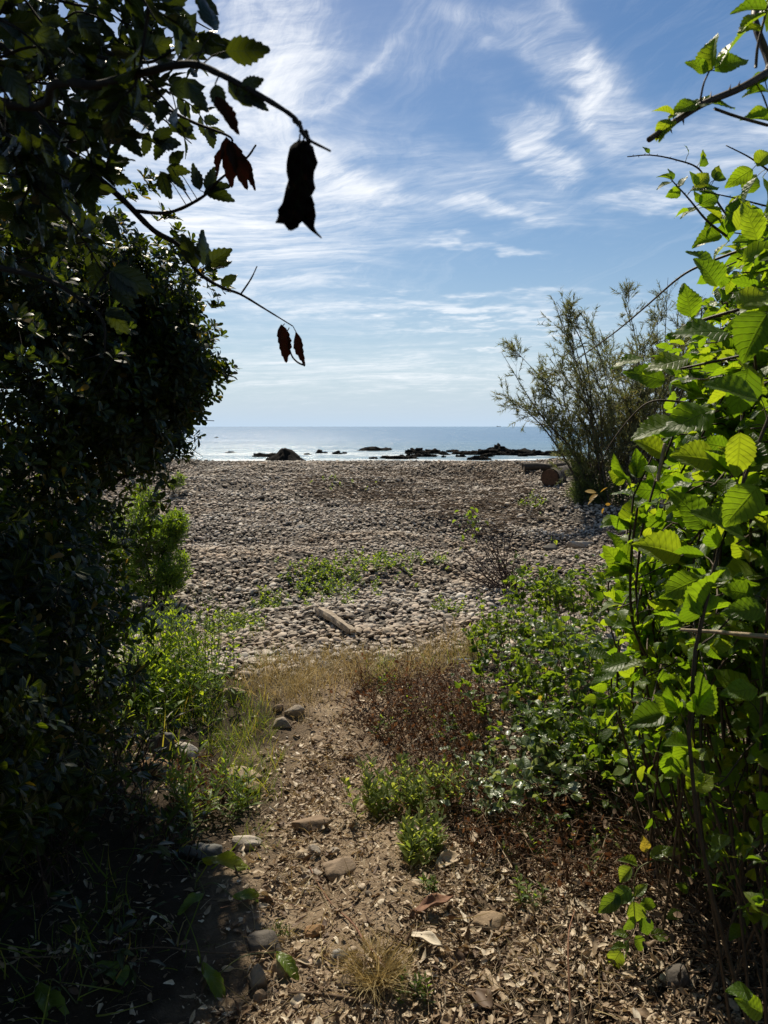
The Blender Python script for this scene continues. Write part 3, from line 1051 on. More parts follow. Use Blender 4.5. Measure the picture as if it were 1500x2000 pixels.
ST = [  # px, py (centre), w, hgt px, colour, label
    (450, 1352, 56, 28, 'tan', 'rounded tan stone at the foot of the bright green herbs'),
    (549, 1410, 42, 26, 'grey', 'grey wedge stone lying on the path in front of a rounder one'),
    (574, 1386, 36, 32, 'grey', 'rounded grey stone behind the wedge stone where the path meets dry grass'),
    (542, 1381, 26, 20, 'brown', 'small brownish stone beside the rounded grey stone on the path'),
    (314, 1450, 62, 70, 'slate', 'dark slate stone standing upright behind two paler stones'),
    (360, 1466, 68, 52, 'pale', 'pale grey blocky stone leaning against the dark slate stone'),
    (306, 1494, 66, 46, 'orange', 'orange tan block of stone in front of the dark slate stone'),
    (470, 1506, 74, 26, 'tan', 'flat tan stone half hidden by green grass'),
    (492, 1536, 44, 22, 'brown', 'brown stone below the flat tan stone in the grass'),
    (480, 1642, 70, 36, 'pale', 'whitish oval stone crossed by grass shadows beside the path'),
    (606, 1607, 76, 34, 'brown', 'long brownish wedge of stone embedded across the path'),
    (609, 1707, 44, 20, 'grey', 'small smooth grey stone lying against a larger brown stone'),
    (664, 1694, 76, 44, 'brown', 'large rough brown stone in the middle of the path'),
    (590, 1668, 34, 22, 'tan', 'small tan stone in a trio at the path middle, nearest the grass side'),
    (612, 1660, 26, 28, 'grey', 'small upright grey stone in the middle of the path trio'),
    (650, 1664, 32, 18, 'grey', 'small flat grey stone above the large rough brown stone'),
    (518, 1838, 78, 60, 'slate', 'dark grey angular stone at the shadow edge'),
    (552, 1884, 56, 50, 'tan', 'tan stone just below the dark grey angular stone'),
    (500, 1908, 38, 62, 'grey', 'upright greyish stone at the shadow edge beside the tan stone'),
    (506, 1950, 34, 36, 'brown', 'dark brown stone in the shade, lowest of the stones at the shadow edge'),
    (665, 1866, 34, 30, 'blue', 'small round blue grey pebble between the straw tuft and the dark stone'),
    (614, 1816, 46, 24, 'orange', 'pinkish flat stone in the litter above the blue grey pebble'),
    (672, 1912, 44, 32, 'tan', 'half buried tan stone beside the pale straw tuft'),
    (962, 1796, 70, 50, 'tan', 'domed tan stone lying alone in the leaf litter'),
    (988, 1816, 34, 20, 'brown', 'small reddish brown stone touching the domed tan stone'),
    (618, 1443, 30, 16, 'tan', 'small tan stone alone on the bare path below the dry grass'),
    (1078, 1068, 34, 30, 'dark', 'grey boulder with a shadowed face at the edge of the bramble leaves'),
    (1132, 1060, 58, 24, 'pale', 'long pale boulder at the edge of the bramble leaves'),
    (395, 1660, 80, 36, 'dark', 'dark slab of stone in the shade beside the whitish oval stone'),
    (512, 905, 34, 8, 'brown', 'low brown rock on the crest of the beach'),
    (632, 1299, 30, 22, 'pale', 'pale stone poking out of the dry grass belt'),
    (540, 1236, 30, 22, 'tan', 'angular tan stone among the pebbles beside the driftwood'),
    (420, 1315, 52, 16, 'pale', 'flat pale stone in the sun between green herbs and pebbles'),
    (960, 962, 20, 10, 'dark', 'dark stone on the pebble slope near the driftwood log'),
    (588, 1028, 22, 14, 'dark', 'dark reddish stone proud of the pebble slope'),
    (1330, 1905, 60, 70, 'slate', 'dark grey boulder in the shade under the bramble'),
]
for k, (px, py, w, hp, c, lab) in enumerate(ST):
    p = G(px, py + hp * 0.38)
    d = depth_of(p)
    a, b = w * d / FPX * 0.5, hp * d / FPX * 0.5
    o = link('stone', rock_mesh('stone', path_stone_mat(c), 300 + k, 4, 0.26, 1.25, 0.25, 0.3))
    o.location = Vector((p[0], p[1] + b * 0.4, p[2] + b * 0.30))
    o.scale = (a * 1.06, max(a * 0.72, b * 0.8), b * 1.02)
    o.rotation_euler = (rng.uniform(-0.15, 0.15), rng.uniform(-0.15, 0.15), rng.uniform(-0.3, 0.3))
    tag(o, lab, 'stone', 'stones lying on the ground')

# driftwood plank on the pebbles
pa0, pb0 = G(622, 1203), G(690, 1246)
ax = (pb0 - pa0); ln = np.linalg.norm(ax); ax /= ln
sd = np.cross([0, 0, 1], ax); sd /= np.linalg.norm(sd); upv = np.cross(ax, sd)
mb = MB()
secs = 14
V = []
prof = np.array([(-1, -.8), (-.3, -1), (.5, -.95), (1, -.6), (.95, .5), (.4, .95), (-.2, .75), (-.8, 1.0), (-1.05, .3)])
for i in range(secs):
    t = i / (secs - 1)
    e = 0.75 if i in (0, secs - 1) else 1
    for (u, v) in prof:
        r = e * (1 + 0.28 * vnoise(t * 7 + u * 3, v * 3)) * (1 - .25 * t)
        V.append(pa0 + ax * (t * ln + 0.05 * vnoise(u * 4, v * 4 + i) * (e < 1)) + sd * .012 * math.sin(t * 4) + sd * u * 0.042 * r + upv * (v * 0.034 * r + 0.055))
k = len(prof)
F = []
for i in range(secs - 1):
    for j in range(k):
        a_, b_ = i * k + j, i * k + (j + 1) % k
        F += [(a_, b_, b_ + k), (a_, b_ + k, a_ + k)]
for e in (0, (secs - 1) * k):
    F += [(e, e + j, e + j + 1) for j in range(1, k - 1)]
mb.add(V, F)
o = mb.build('driftwood', M_drift, None, False)
tag(o, 'weathered grey driftwood plank lying on the pebbles', 'driftwood')

# sawn log under the tamarisk
lp = G(1074, 949)
log = thing('log', 'thick log with a sawn orange brown end beside the feathery shrub', 'log', lp)
rad = 0.5 * 36 * depth_of(lp) / FPX
mb = MB()
c0 = lp + np.array([0, 0, rad * 0.9])
ldir = np.array([0.45, 0.89, 0.02])
lpts = [c0 + ldir * t for t in np.linspace(0, 1.9, 8)]
mb.tube(lpts, rad, rad * 0.85, 14, 0.05)
mb.build('bark', M_tambark, log)
mb = MB()
mb.tube([c0 - ldir * 0.03, c0 - ldir * 0.015, c0 + ldir * 0.01], rad * 0.9, rad * 0.93, 14, 0.03)
mb.build('sawn_end', M_logend, log, False)
lp2 = G(1046, 922)
mb = MB()
mb.tube([lp2 + np.array([-0.28, 0, 0.1]), lp2 + np.array([0, .05, 0.12]), lp2 + np.array([.3, .1, 0.1]), lp2 + np.array([.7, .2, .14])], 0.11, 0.07, 8, 0.15)
tag(mb.build('driftwood', M_tambark), 'short dark driftwood piece lying just behind the sawn log', 'driftwood')
lp3 = [G(1050, 1018), G(1075, 1020), G(1100, 1030)]
mb = MB()
mb.tube(catmull([q + np.array([0, 0, .05]) for q in lp3]), 0.018, 0.01, 6)
tag(mb.build('driftwood', M_paletwig), 'thin pale bent stick on the pebbles in front of the feathery shrub', 'driftwood')

# ------------------------------------------------------------------ leaf templates
T_bramble_hi = [leaf_t(22, 3, wd, 'ovate', f, b, 0.045, 0.010, 7, w) for wd, f, b, w in ((.74, 0.30, 0.10, 0.02), (.66, 0.18, 0.26, 0.04), (.78, 0.55, 0.30, 0.03), (.70, 0.10, 0.15, 0.06))]
T_bramble_lo = [leaf_t(7, 1, wd, 'ovate', f, b, 0.045, 0, 7, w) for wd, f, b, w in ((.74, 0.30, 0.10, 0.02), (.66, 0.18, 0.26, 0.04), (.78, 0.55, 0.30, 0.03), (.70, 0.10, 0.15, 0.06))]
T_oak_hi = [leaf_t(14, 2, 0.56, 'ovate', f, b, 0.09, 0, 6, w) for f, b, w in ((0.3, 0.12, 0.02), (-0.25, 0.2, 0.04), (0.15, -0.15, 0.05))]
T_oak_lo = [leaf_t(7, 1, 0.56, 'ovate', f, b, 0.08, 0, 6, w) for f, b, w in ((0.3, 0.12, 0.02), (-0.25, 0.2, 0.04), (0.15, -0.15, 0.05))]
def obov_t(bend):
    p = [(0, 0, 0), (.38, .12, 0), (.38, -.12, 0), (.74, .225, 0), (.74, -.225, 0), (.97, .11, 0), (.97, -.11, 0)]
    V = np.array([(x, y, .3 * abs(y) - bend * x * x) for x, y, _ in p])
    return V, np.array([(0, 2, 1), (1, 2, 4), (1, 4, 3), (3, 4, 6), (3, 6, 5)]), np.array([(x, .5 + y / .45) for x, y, _ in p])


T_obov = [obov_t(b) for b in (.1, .28, -.12)]
T_lance = [leaf_t(3, 1, 0.22, 'lance', 0.3, b) for b in (0.1, 0.3)]
T_herb = [leaf_t(6, 1, 0.36, 'lance', 0.3, b, 0.10) for b in (0.15, 0.4)]
T_small = [leaf_t(4, 1, 0.55, 'oval', 0.2, b) for b in (0.1, 0.3)]


def blade_t(n, bend, width=0.03):
    V, U = [], []
    for i in range(n + 1):
        s = i / n
        w = width * (1 - s) ** 0.7 + 0.002
        th = bend * s
        x = s * math.cos(th * 0.8)
        z = -s * math.sin(th * 0.8)
        for v in (-1, 1):
            V.append((x, v * w * 0.5, z)); U.append((s, .5 + .5 * v))
    F = []
    for i in range(n):
        a = 2 * i
        F += [(a, a + 2, a + 3), (a, a + 3, a + 1)]
    return np.array(V), np.array(F), np.array(U)


def unit(v):
    v = np.asarray(v, float)
    return v / (np.linalg.norm(v) + 1e-9)


SUNV = np.array(sun_vec)


class Bag:
    def __init__(self):
        self.p, self.d, self.n, self.s, self.o = [], [], [], [], []

    def add(self, p, d, n, s):
        self.p.append(np.asarray(p, float)); self.d.append(np.asarray(d, float)); self.n.append(np.asarray(n, float)); self.s.append(s); self.o.append(None)

    def own(self, a, b, obj):
        for i in range(a, b):
            self.o[i] = obj

    def mats(self, aspect=None):
        s = np.array(self.s)
        S = np.c_[s, s * (rng.uniform(*aspect, len(s)) if aspect else 1.0), s] if aspect else s
        return frames(self.p, self.d, self.n, S)


def leaves_out(bag, thing_o, lo, mat, n_parts, hi=None, aspect=(0.85, 1.12), part='leaf', rest='foliage', visible_from=None):
    """leaf objects for the largest ones in view, one foliage mesh for the rest"""
    M = bag.mats(aspect)
    idx = rng.integers(0, len(lo), len(M))
    rn = rng.uniform(0, 1, len(M))
    base = base_of(thing_o)
    keep = np.ones(len(M), bool)
    if n_parts:
        pk = pick_visible(lo, M, idx, rn, n_parts, np.linalg.norm(M[:, :3, 0], axis=1))
        ms = {}
        for i in pk:
            t = idx[i]
            if t not in ms:
                q = (hi or lo)[t]
                ms[t] = mesh(part, q[0], q[1], mat, q[2])
            if bag.o[i] is not None:      # a leaf is a piece of its own stem
                link(part, ms[t], bag.o[i], None, M[i])
            else:
                link(part, ms[t], thing_o, base, M[i])
            keep[i] = False
    if keep.any():
        V, F, U, Rn, _ = joined(lo, M[keep], idx[keep], rn[keep])
        tag(link(rest, mesh(rest, V, F, mat, U, Rn), thing_o, base), None, None, None, 'stuff')


def stalk(mb, p, curves, reach, r=.0007):
    """a leaf stalk from p to the nearest point of the given wood"""
    allp = np.vstack(curves)
    q = allp[np.argmin(np.linalg.norm(allp - p, axis=1))]
    if np.linalg.norm(q - p) < reach:
        mb.tube([q, (p + q) / 2 + np.array([0, 0, .1 * np.linalg.norm(q - p)]), p], r * 1.2, r, 3)


def rotated(v, axis, ang):
    return np.array((Matrix.Rotation(ang, 3, Vector(unit(axis))) @ Vector(v)))


def bramble_leaf(bag, mb, p, d, size, three=True, nrm=None, droop=0.35, pet=0.7):
    """a stalk with one or three leaflets"""
    d = unit(d)
    L = size * pet * rng.uniform(0.7, 1.2)
    e = p + d * L + np.array([0, 0, -0.15 * L])
    if mb is not None:
        mb.tube([p, p + d * L * 0.5 + np.array([0, 0, 0.02 * L]), e], 0.0011, 0.0008, 3)
    if nrm is None:
        nrm = unit(np.array([0, -0.30, 0.45]) + 0.45 * SUNV + 0.42 * rng.normal(size=3))
    d2 = unit(d + np.array([0, 0, -droop]))
    bag.add(e, d2, nrm, size)
    if three:
        for s in (-1, 1):
            dl = rotated(d2, nrm, s * rng.uniform(0.95, 1.4))
            bag.add(e, unit(dl + np.array([0, 0, -0.12])), unit(nrm + 0.28 * rng.normal(size=3)), size * rng.uniform(0.7, 0.9))


def cane(pts, r0, r1, bag, mb, size, start=0.4, step=None, thorns=True, sides=5, three=0.8, n=7, leafy=1.0):
    c = catmull(pts, n)
    mb.tube(c, r0, r1, sides)
    seg = np.linalg.norm(np.diff(c, axis=0), axis=1)
    acc = np.concatenate([[0], np.cumsum(seg)])
    tot = acc[-1]
    step = step or size * 0.85
    s = tot * start
    side = 1
    while s < tot:
        k = min(np.searchsorted(acc, s), len(c) - 1)
        p = c[k]
        t = unit(c[min(k + 1, len(c) - 1)] - c[max(k - 1, 0)])
        if rng.uniform() < leafy:
            a = unit(np.cross(t, [0, 0, 1]) * side + np.array([0, 0, 0.5]) + 0.6 * t + 0.35 * rng.normal(size=3))
            f = 1.0 if s < tot * 0.85 else 0.65
            bramble_leaf(bag, mb, p, a, size * f * rng.uniform(0.58, 1.2), rng.uniform() < three)
        side = -side
        s += step * rng.uniform(0.7, 1.3)
    if thorns:
        for k in range(2, len(c) - 1, 2):
            t = unit(c[k] - c[k - 1])
            dth = unit(np.cross(t, rng.normal(size=3)) - 0.4 * t)
            mb.thorn(c[k], dth, 0.005, 0.0014)
    return c


# ------------------------------------------------------------------ oak overhanging from the left
oak_base = np.array([-1.75, 0.15, (hq(-1.75, 0.15))])
oak = thing('oak_tree', 'evergreen oak whose dark spiny leaves hang into the upper left', 'tree', oak_base)
tr = MB()
tp = catmull([oak_base + np.array([0, 0, -0.1]), oak_base + np.array([0.03, 0.02, 0.7]), oak_base + np.array([0.12, 0.06, 1.5]), oak_base + np.array([0.1, 0.02, 2.4]), oak_base + np.array([0.0, -0.3, 3.4])])
tr.tube(tp, 0.11, 0.045, 10, 0.06)
tr.build('trunk', M_bark, oak)
obag, odead = Bag(), Bag()
oak_curves = []


def oak_leaf(p, d, size, nrm=None):
    obag.add(p, unit(d), unit(np.array([0, -0.2, 0.5]) + 0.7 * rng.normal(size=3)) if nrm is None else nrm, size)


def oak_branch(pix, r0, r1, leaf=0.045, start=0.1, step=0.028, leafy=0.85, n=6, twigs=0.0, name='branch'):
    mb = MB()
    pts = [P(*q) if len(q) == 3 and not isinstance(q, np.ndarray) else q for q in pix]
    c = catmull(pts, n)
    mb.tube(c, r0, r1, 6, 0.10)
    oak_curves.append(c)
    acc = np.concatenate([[0], np.cumsum(np.linalg.norm(np.diff(c, axis=0), axis=1))])
    s = acc[-1] * start
    n0 = len(obag.p)
    while s < acc[-1]:
        k = min(np.searchsorted(acc, s), len(c) - 1)
        if rng.uniform() < leafy:
            t = unit(c[min(k + 1, len(c) - 1)] - c[max(k - 1, 0)])
            q = unit(np.cross(t, rng.normal(size=3)))
            if rng.uniform() < twigs:
                L = rng.uniform(0.05, 0.13)
                tip = c[k] + unit(t * 0.7 + q + np.array([0, 0, -0.1])) * L
                mid = (c[k] + tip) / 2 + rng.normal(size=3) * 0.008
                tw = catmull([c[k], mid, tip], 4)
                mb.tube(tw, 0.0017, 0.001, 4)
                for z in range(2, len(tw)):
                    oak_leaf(tw[z], unit(tip - c[k]) + 0.9 * unit(np.cross(tip - c[k], rng.normal(size=3))), leaf * rng.uniform(0.7, 1.15))
                oak_leaf(tip, tip - c[k] + 0.02 * rng.normal(size=3), leaf)
            else:
                oak_leaf(c[k], t * 0.6 + q + np.array([0, 0, -0.25]), leaf * rng.uniform(0.7, 1.2))
        s += step * rng.uniform(0.6, 1.4)
    obag.own(n0, len(obag.p), mb.build(name, M_bark, oak))
    return c


limb0 = tp[14]
ent1 = P(-60, 190, 0.95)
oak_branch([limb0, (limb0 + ent1) / 2 + np.array([0, 0, 0.08]), ent1, (110, 162, 0.82), (185, 166, 0.78), (280, 142, 0.74), (370, 125, 0.70), (430, 145, 0.68), (505, 185, 0.655), (575, 230, 0.63), (597, 268, 0.615), (645, 295, 0.60)],
           0.0062, 0.0009, 0.036, 0.40, 0.03, 0.0)
ent2 = P(-60, 60, 1.2)
oak_branch([limb0, (limb0 + ent2) / 2 + np.array([0, 0, 0.1]), ent2, (60, 215, 1.15), (130, 290, 1.12), (190, 345, 1.12), (245, 395, 1.13), (300, 450, 1.15), (350, 480, 1.17), (385, 530, 1.19), (430, 560, 1.2), (470, 575, 1.22), (520, 605, 1.25), (572, 637, 1.28)],
           0.0075, 0.0009, 0.045, 0.5, 0.035, 0.0)
oak_branch([(470, 575, 1.22), (490, 545, 1.22), (502, 520, 1.22)], 0.0016, 0.0009, 0.04, 0.5, 1, 0)
oak_branch([(262, 412, 1.13), (330, 415, 1.1), (395, 385, 1.08), (430, 350, 1.06), (480, 310, 1.05), (500, 283, 1.05)], 0.0028, 0.0012, 0.04, 0.5, 1, 0)
oak_branch([(225, 150, 1.1), (325, 212, 1.05), (380, 240, 1.03), (445, 265, 1.0), (455, 280, 1.0)], 0.003, 0.0012, 0.04, 0.5, 1, 0)
oak_branch([(-40, 512, 0.9), (0, 523, 0.88), (90, 545, 0.86), (150, 580, 0.85), (200, 625, 0.84), (205, 690, 0.84)], 0.004, 0.001, 0.04, 0.5, 1, 0)
# twigs with living leaves that fill the upper left corner
for q in range(26):
    px, py, d = rng.uniform(-60, 330), rng.uniform(-40, 250), rng.uniform(0.75, 1.5)
    ex, ey = px + rng.uniform(40, 170), py + rng.uniform(-60, 110)
    if ex > 380 and ey > 160:
        continue
    oak_branch([(px - 80, py - 20, d + 0.05), (px, py, d), ((px + ex) / 2, (py + ey) / 2 - 15, d - 0.02), (ex, ey, d - 0.03)], 0.003, 0.001, 0.040, 0.1, 0.030, 0.9, 5, 0.45)
for q in range(24):
    px, py, d = rng.uniform(-80, 120), rng.uniform(60, 480), rng.uniform(1.0, 1.8)
    ex, ey = px + rng.uniform(40, 130), py + rng.uniform(-40, 110)
    oak_branch([(px - 60, py - 20, d + 0.05), (px, py, d), (ex, ey, d - 0.03)], 0.003, 0.001, 0.042, 0.1, 0.032, 0.9, 5, 0.4)
camv = np.array([0, -1, 0.1])
pet = MB()
# leaves that stand out against the sky, each at its place
for (px, py, d, ang, L, tilt) in [(440, 100, .70, 5, 88, .5), (418, 60, .70, 100, 85, .9), (400, 100, .72, 160, 45, .5), (110, 150, .8, 10, 62, .3), (330, 175, .9, 10, 70, .6), (360, 160, .85, -45, 66, .5),
                                  (420, 165, .68, -75, 60, .8), (460, 185, .67, -15, 60, .7), (445, 160, .67, -40, 62, .6), (478, 190, .66, -25, 52, .7), (470, 170, .66, 20, 48, .6),
                                  (330, 245, 1.0, -5, 50, .5), (345, 252, 1.0, -25, 42, .6), (290, 258, 1.05, -110, 46, .3), (320, 268, 1.05, -115, 46, .2), (330, 318, 1.05, 35, 38, .4),
                                  (325, 330, 1.05, -5, 46, .4), (325, 340, 1.05, -35, 46, .5), (312, 335, 1.05, -65, 66, .2), (203, 322, 1.05, 0, 50, .6), (208, 338, 1.05, -20, 48, .8), (390, 372, 1.07, 105, 50, .4),
                                  (405, 375, 1.07, 70, 52, .6), (400, 372, 1.07, -15, 60, .5), (398, 378, 1.07, 20, 60, .8), (385, 522, 1.18, 110, 66, .5), (397, 520, 1.18, 80, 70, .8), (402, 520, 1.18, 35, 62, .4),
                                  (400, 525, 1.18, 10, 55, .6), (432, 556, 1.2, 35, 38, .3), (375, 500, 1.18, 120, 50, .5), (215, 525, .85, -25, 90, .5), (215, 530, .85, -40, 70, .4), (208, 600, .84, -50, 66, .5),
                                  (205, 612, .84, -10, 60, .5), (10, 130, .7, -60, 80, .5), (60, 60, .8, -20, 70, .5), (150, 30, .85, -50, 70, .5), (330, 10, .85, -60, 85, .6), (345, 45, .85, -80, 60, .8),
                                  (250, 60, .9, -30, 70, .5), (380, -10, .8, -40, 60, .4), (320, 20, .85, 30, 60, .5), (355, 75, .88, 60, 55, .7), (240, 190, .9, -20, 70, .6), (270, 100, .9, 20, 70, .4),
                                  (205, 420, 1.1, -60, 55, .6), (165, 340, 1.1, -100, 60, .5), (130, 230, 1.0, -40, 80, .5), (190, 240, 1.0, -70, 60, .6)]:
    p = P(px, py, d)
    a = R(ang)
    dv = unit(np.array([math.cos(a), 0.12 * rng.normal(), math.sin(a)]))
    nn = unit(unit(np.array([0, 0, EYE]) - p) * (1 - .55 * tilt) + np.array([0.3, 0, .8]) * tilt * .5 + 0.2 * rng.normal(size=3))
    obag.add(p, dv, nn, L * d / FPX)
    stalk(pet, p, oak_curves, .09)
tag(pet.build('stalks', M_bark, oak), None, None, None, 'stuff')
# unseen canopy added above and behind the viewer to shade this side
cr = MB()
cb = Bag()
CC, CR = np.array([-0.3, -1.3, 2.5]), np.array([3.2, 2.0, 2.2])
for q in range(22):
    tip = CC + CR * ball() * .8
    tip[2] = max(tip[2], .8)
    st = tp[rng.integers(14, len(tp))]
    cr.tube(catmull([st, (st + tip) / 2 + np.array([0, -.2, 0.25]), tip], 6), 0.022, 0.004, 5)
for q in range(17500):
    b = CC + CR * ball() * rng.uniform(.45, 1.0) ** .5
    if b[2] < hq(b[0], b[1]) + .15 or b[1] > .75 or (b[1] > -.4 and b[2] < EYE + .75 + .75 * max(b[1], 0)):
        continue
    cb.add(b, rng.normal(size=3), rng.normal(size=3), rng.uniform(0.06, 0.10))
for q in range(6500):  # more unseen leaves added overhead to darken the left ground
    b = np.array([-1.1, 1.0, 3.15]) + np.array([1.25, 1.4, .6]) * ball() * rng.uniform(.2, 1.0) ** .5
    x_, y_, dep = project(b)
    if b[0] > .2 or (dep > .05 and y_ > -70):
        continue
    cb.add(b, rng.normal(size=3), rng.normal(size=3), rng.uniform(0.06, 0.10))
for q in range(6):
    tip = np.array([rng.uniform(-1.8, -.3), rng.uniform(.4, 1.9), rng.uniform(3.0, 3.4)])
    cr.tube(catmull([tp[20], (tp[20] + tip) / 2 + np.array([0, 0, .3]), tip], 6), 0.02, 0.004, 5)
cr.build('shade_limbs', M_bark, oak)
leaves_out(cb, oak, [leaf_t(2, 1, .5, 'oval', .2, .1)], M_oak, 0, rest='shade_crown')
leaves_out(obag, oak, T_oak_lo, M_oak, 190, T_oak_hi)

# withered leaves that still hang on the twigs
rows = [(274, 584, 596), (279, 574, 604), (287, 566, 612), (300, 561, 617), (318, 560, 618), (336, 562, 616), (352, 560, 613), (368, 559, 614), (384, 556, 611), (398, 548, 613), (410, 545, 611), (420, 543, 602),
        (428, 539, 598), (434, 541, 590), (438, 552, 586), (444, 561, 580), (450, 565, 574)]
V, U = [], []
nc = 9
for i, (py, xa, xb) in enumerate(rows):
    for j in range(nc):
        t = j / (nc - 1)
        bulge = math.sin(math.pi * t)
        px = xa + (xb - xa) * t + (3.2 * math.sin(i * 2.3 + 5 * (j > 0)) * (j in (0, nc - 1)) if i > 2 else 0)
        V.append(P(px, py, 0.62 - 0.007 * bulge + 0.005 * math.sin(i * 1.3 + 4 * t) + 0.003 * math.sin(i * 2.9 + 9 * t) + (0.010 * t)))
        U.append((i / len(rows), t))
F = []
for i in range(len(rows) - 1):
    for j in range(nc - 1):
        a_ = i * nc + j
        F += [(a_, a_ + nc, a_ + nc + 1), (a_, a_ + nc + 1, a_ + 1)]
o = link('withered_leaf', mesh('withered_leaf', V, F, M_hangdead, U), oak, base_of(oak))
sm = o.modifiers.new('thickness', 'SOLIDIFY'); sm.thickness = 0.0008
o['label'] = 'big dark curled dead leaf hanging from the twig tip'
lw = MB()
c = catmull([P(592, 385, .626), P(600, 415, .626), P(604, 436, .624), P(612, 450, .622), P(627, 463, .62)], 6)
wd = np.interp(np.linspace(0, 1, len(c)), [0, .35, .6, 1], [.0075, .0065, .003, .0005])
V, U = [], []
for i, q in enumerate(c):
    for t in (-1, -.3, .4, 1):
        V.append(q + np.array([wd[i] * t, 0.006 * (1 - t * t), 0.1 * wd[i] * t])); U.append((i / len(c), t * .5 + .5))
F = []
for i in range(len(c) - 1):
    for j in range(3):
        a_ = i * 4 + j
        F += [(a_, a_ + 4, a_ + 5), (a_, a_ + 5, a_ + 1)]
link('withered_leaf', mesh('withered_leaf', V, F, M_hangdead, U), oak, base_of(oak))
knot = MB()
knot.tube(catmull([P(574, 232, .63), P(586, 244, .627), P(590, 258, .625), P(598, 262, .622), P(604, 278, .62)], 5), 0.0022, 0.0026, 6, 0.35)
for a_, b_ in (((586, 262), (584, 285)), ((594, 264), (592, 284)), ((600, 270), (600, 284))):
    knot.tube([P(*a_, .62), P(*b_, .618)], 0.0007, 0.0006, 4)
knot.build('twig', M_bark, oak)
knot = MB()
knot.tube(catmull([P(565, 640, 1.28), P(560, 650, 1.28), P(564, 655, 1.28), P(563, 670, 1.28), P(570, 695, 1.28), P(582, 708, 1.28), P(596, 714, 1.28)], 4), 0.0009, 0.0016, 4)
knot.tube([P(556, 632, 1.27), P(549, 640, 1.27)], 0.0008, 0.0007, 4)
knot.tube([P(572, 637, 1.28), P(578, 648, 1.28)], 0.0008, 0.0007, 4)
knot.build('twig', M_bark, oak)
T_with = [leaf_t(12, 2, 0.36, 'ovate', 0.7, 0.1, 0.09, 0, 6, 0.06), leaf_t(12, 2, 0.26, 'lance', 0.8, -0.15, 0.09, 0, 6, 0.05)]
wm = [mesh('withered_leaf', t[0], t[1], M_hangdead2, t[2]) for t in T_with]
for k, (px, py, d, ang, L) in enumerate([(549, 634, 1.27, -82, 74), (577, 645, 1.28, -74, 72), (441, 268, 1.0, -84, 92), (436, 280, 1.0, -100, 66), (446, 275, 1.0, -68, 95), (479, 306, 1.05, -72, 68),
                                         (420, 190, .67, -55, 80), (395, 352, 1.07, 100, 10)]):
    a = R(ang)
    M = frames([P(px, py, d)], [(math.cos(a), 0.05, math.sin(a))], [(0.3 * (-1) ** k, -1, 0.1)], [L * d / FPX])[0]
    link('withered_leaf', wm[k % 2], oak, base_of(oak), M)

# ------------------------------------------------------------------ big evergreen shrub on the left
SC = 0.83
sh_base = np.array([-1.95, 3.2, hq(-1.95, 3.2)])
shrub = thing('evergreen_shrub', 'tall dark evergreen shrub with small glossy leaves walling the left side', 'shrub', sh_base)
ELL = [((-2.35, 4.0, 1.75), (1.30, 1.8, 1.30), 900), ((-1.66, 4.6, 1.85), (0.62, 0.75, 0.62), 520), ((-1.78, 3.1, 0.55), (0.74, 1.1, 0.80), 760), ((-1.6, 2.2, 0.55), (0.55, 0.8, 0.6), 330), ((-1.95, 4.3, 2.45), (0.66, 0.75, 0.50), 420),
       ((-2.35, 2.3, 1.2), (1.15, 1.1, 1.3), 900), ((-1.55, 4.7, 2.15), (0.46, 0.5, 0.42), 220), ((-1.95, 4.2, 0.80), (0.50, 0.9, 0.75), 330), ((-1.32, 4.6, 2.40), (0.30, 0.4, 0.30), 120),
       ((-1.22, 4.6, 1.95), (0.27, 0.4, 0.34), 130), ((-1.55, 4.6, 1.62), (0.30, 0.4, 0.28), 90), ((-2.1, 3.6, 2.5), (0.7, 0.7, 0.6), 300), ((-2.6, 3.4, 1.5), (1.0, 1.2, 1.0), 500)]
sb = Bag()
tw = MB()
tips_all = []
for c, r, n in ELL:
    c, r = (np.array(c) - np.array([0, 0, EYE])) * SC + np.array([0, 0, EYE]), np.array(r) * SC
    k = 0
    while k < 2 * n:
        u = ball()
        rad = rng.uniform(0.30, 1.0) ** 0.5
        lump = 1 + 0.16 * float(fbm(u[0] * 2.5 + c[0], u[1] * 2.5, u[2] * 2.5, 2, 21))
        p = c + r * u * rad * lump
        if p[2] < hq(p[0], p[1]) + 0.05:
            continue
        k += 1
        dirn = unit(u * np.array([1, 1, 0.7]) / 1.0 + np.array([0, 0, 0.45]) + 0.35 * rng.normal(size=3))
        tips_all.append(p)
        if k % 2:
            tw.tube([p - dirn * rng.uniform(0.10, 0.2) + rng.normal(size=3) * 0.01, p], 0.0022, 0.0015, 3)
        m = rng.integers(6, 10)
        a0 = rng.uniform(0, 6.28)
        e1 = unit(np.cross(dirn, [0.3, 0.7, 0.2])); e2 = np.cross(dirn, e1)
        for q in range(m):
            a = a0 + q * 2.4
            side = e1 * math.cos(a) + e2 * math.sin(a)
            lift = 0.25 + 0.6 * q / m
            dl = unit(side + dirn * lift)
            sb.add(p - dirn * (0.03 * (1 - q / m)), dl, unit(dirn * 1.0 - side * 0.3 + 0.2 * rng.normal(size=3)), rng.uniform(0.038, 0.058))
tw.build('twigs', M_bark, shrub)
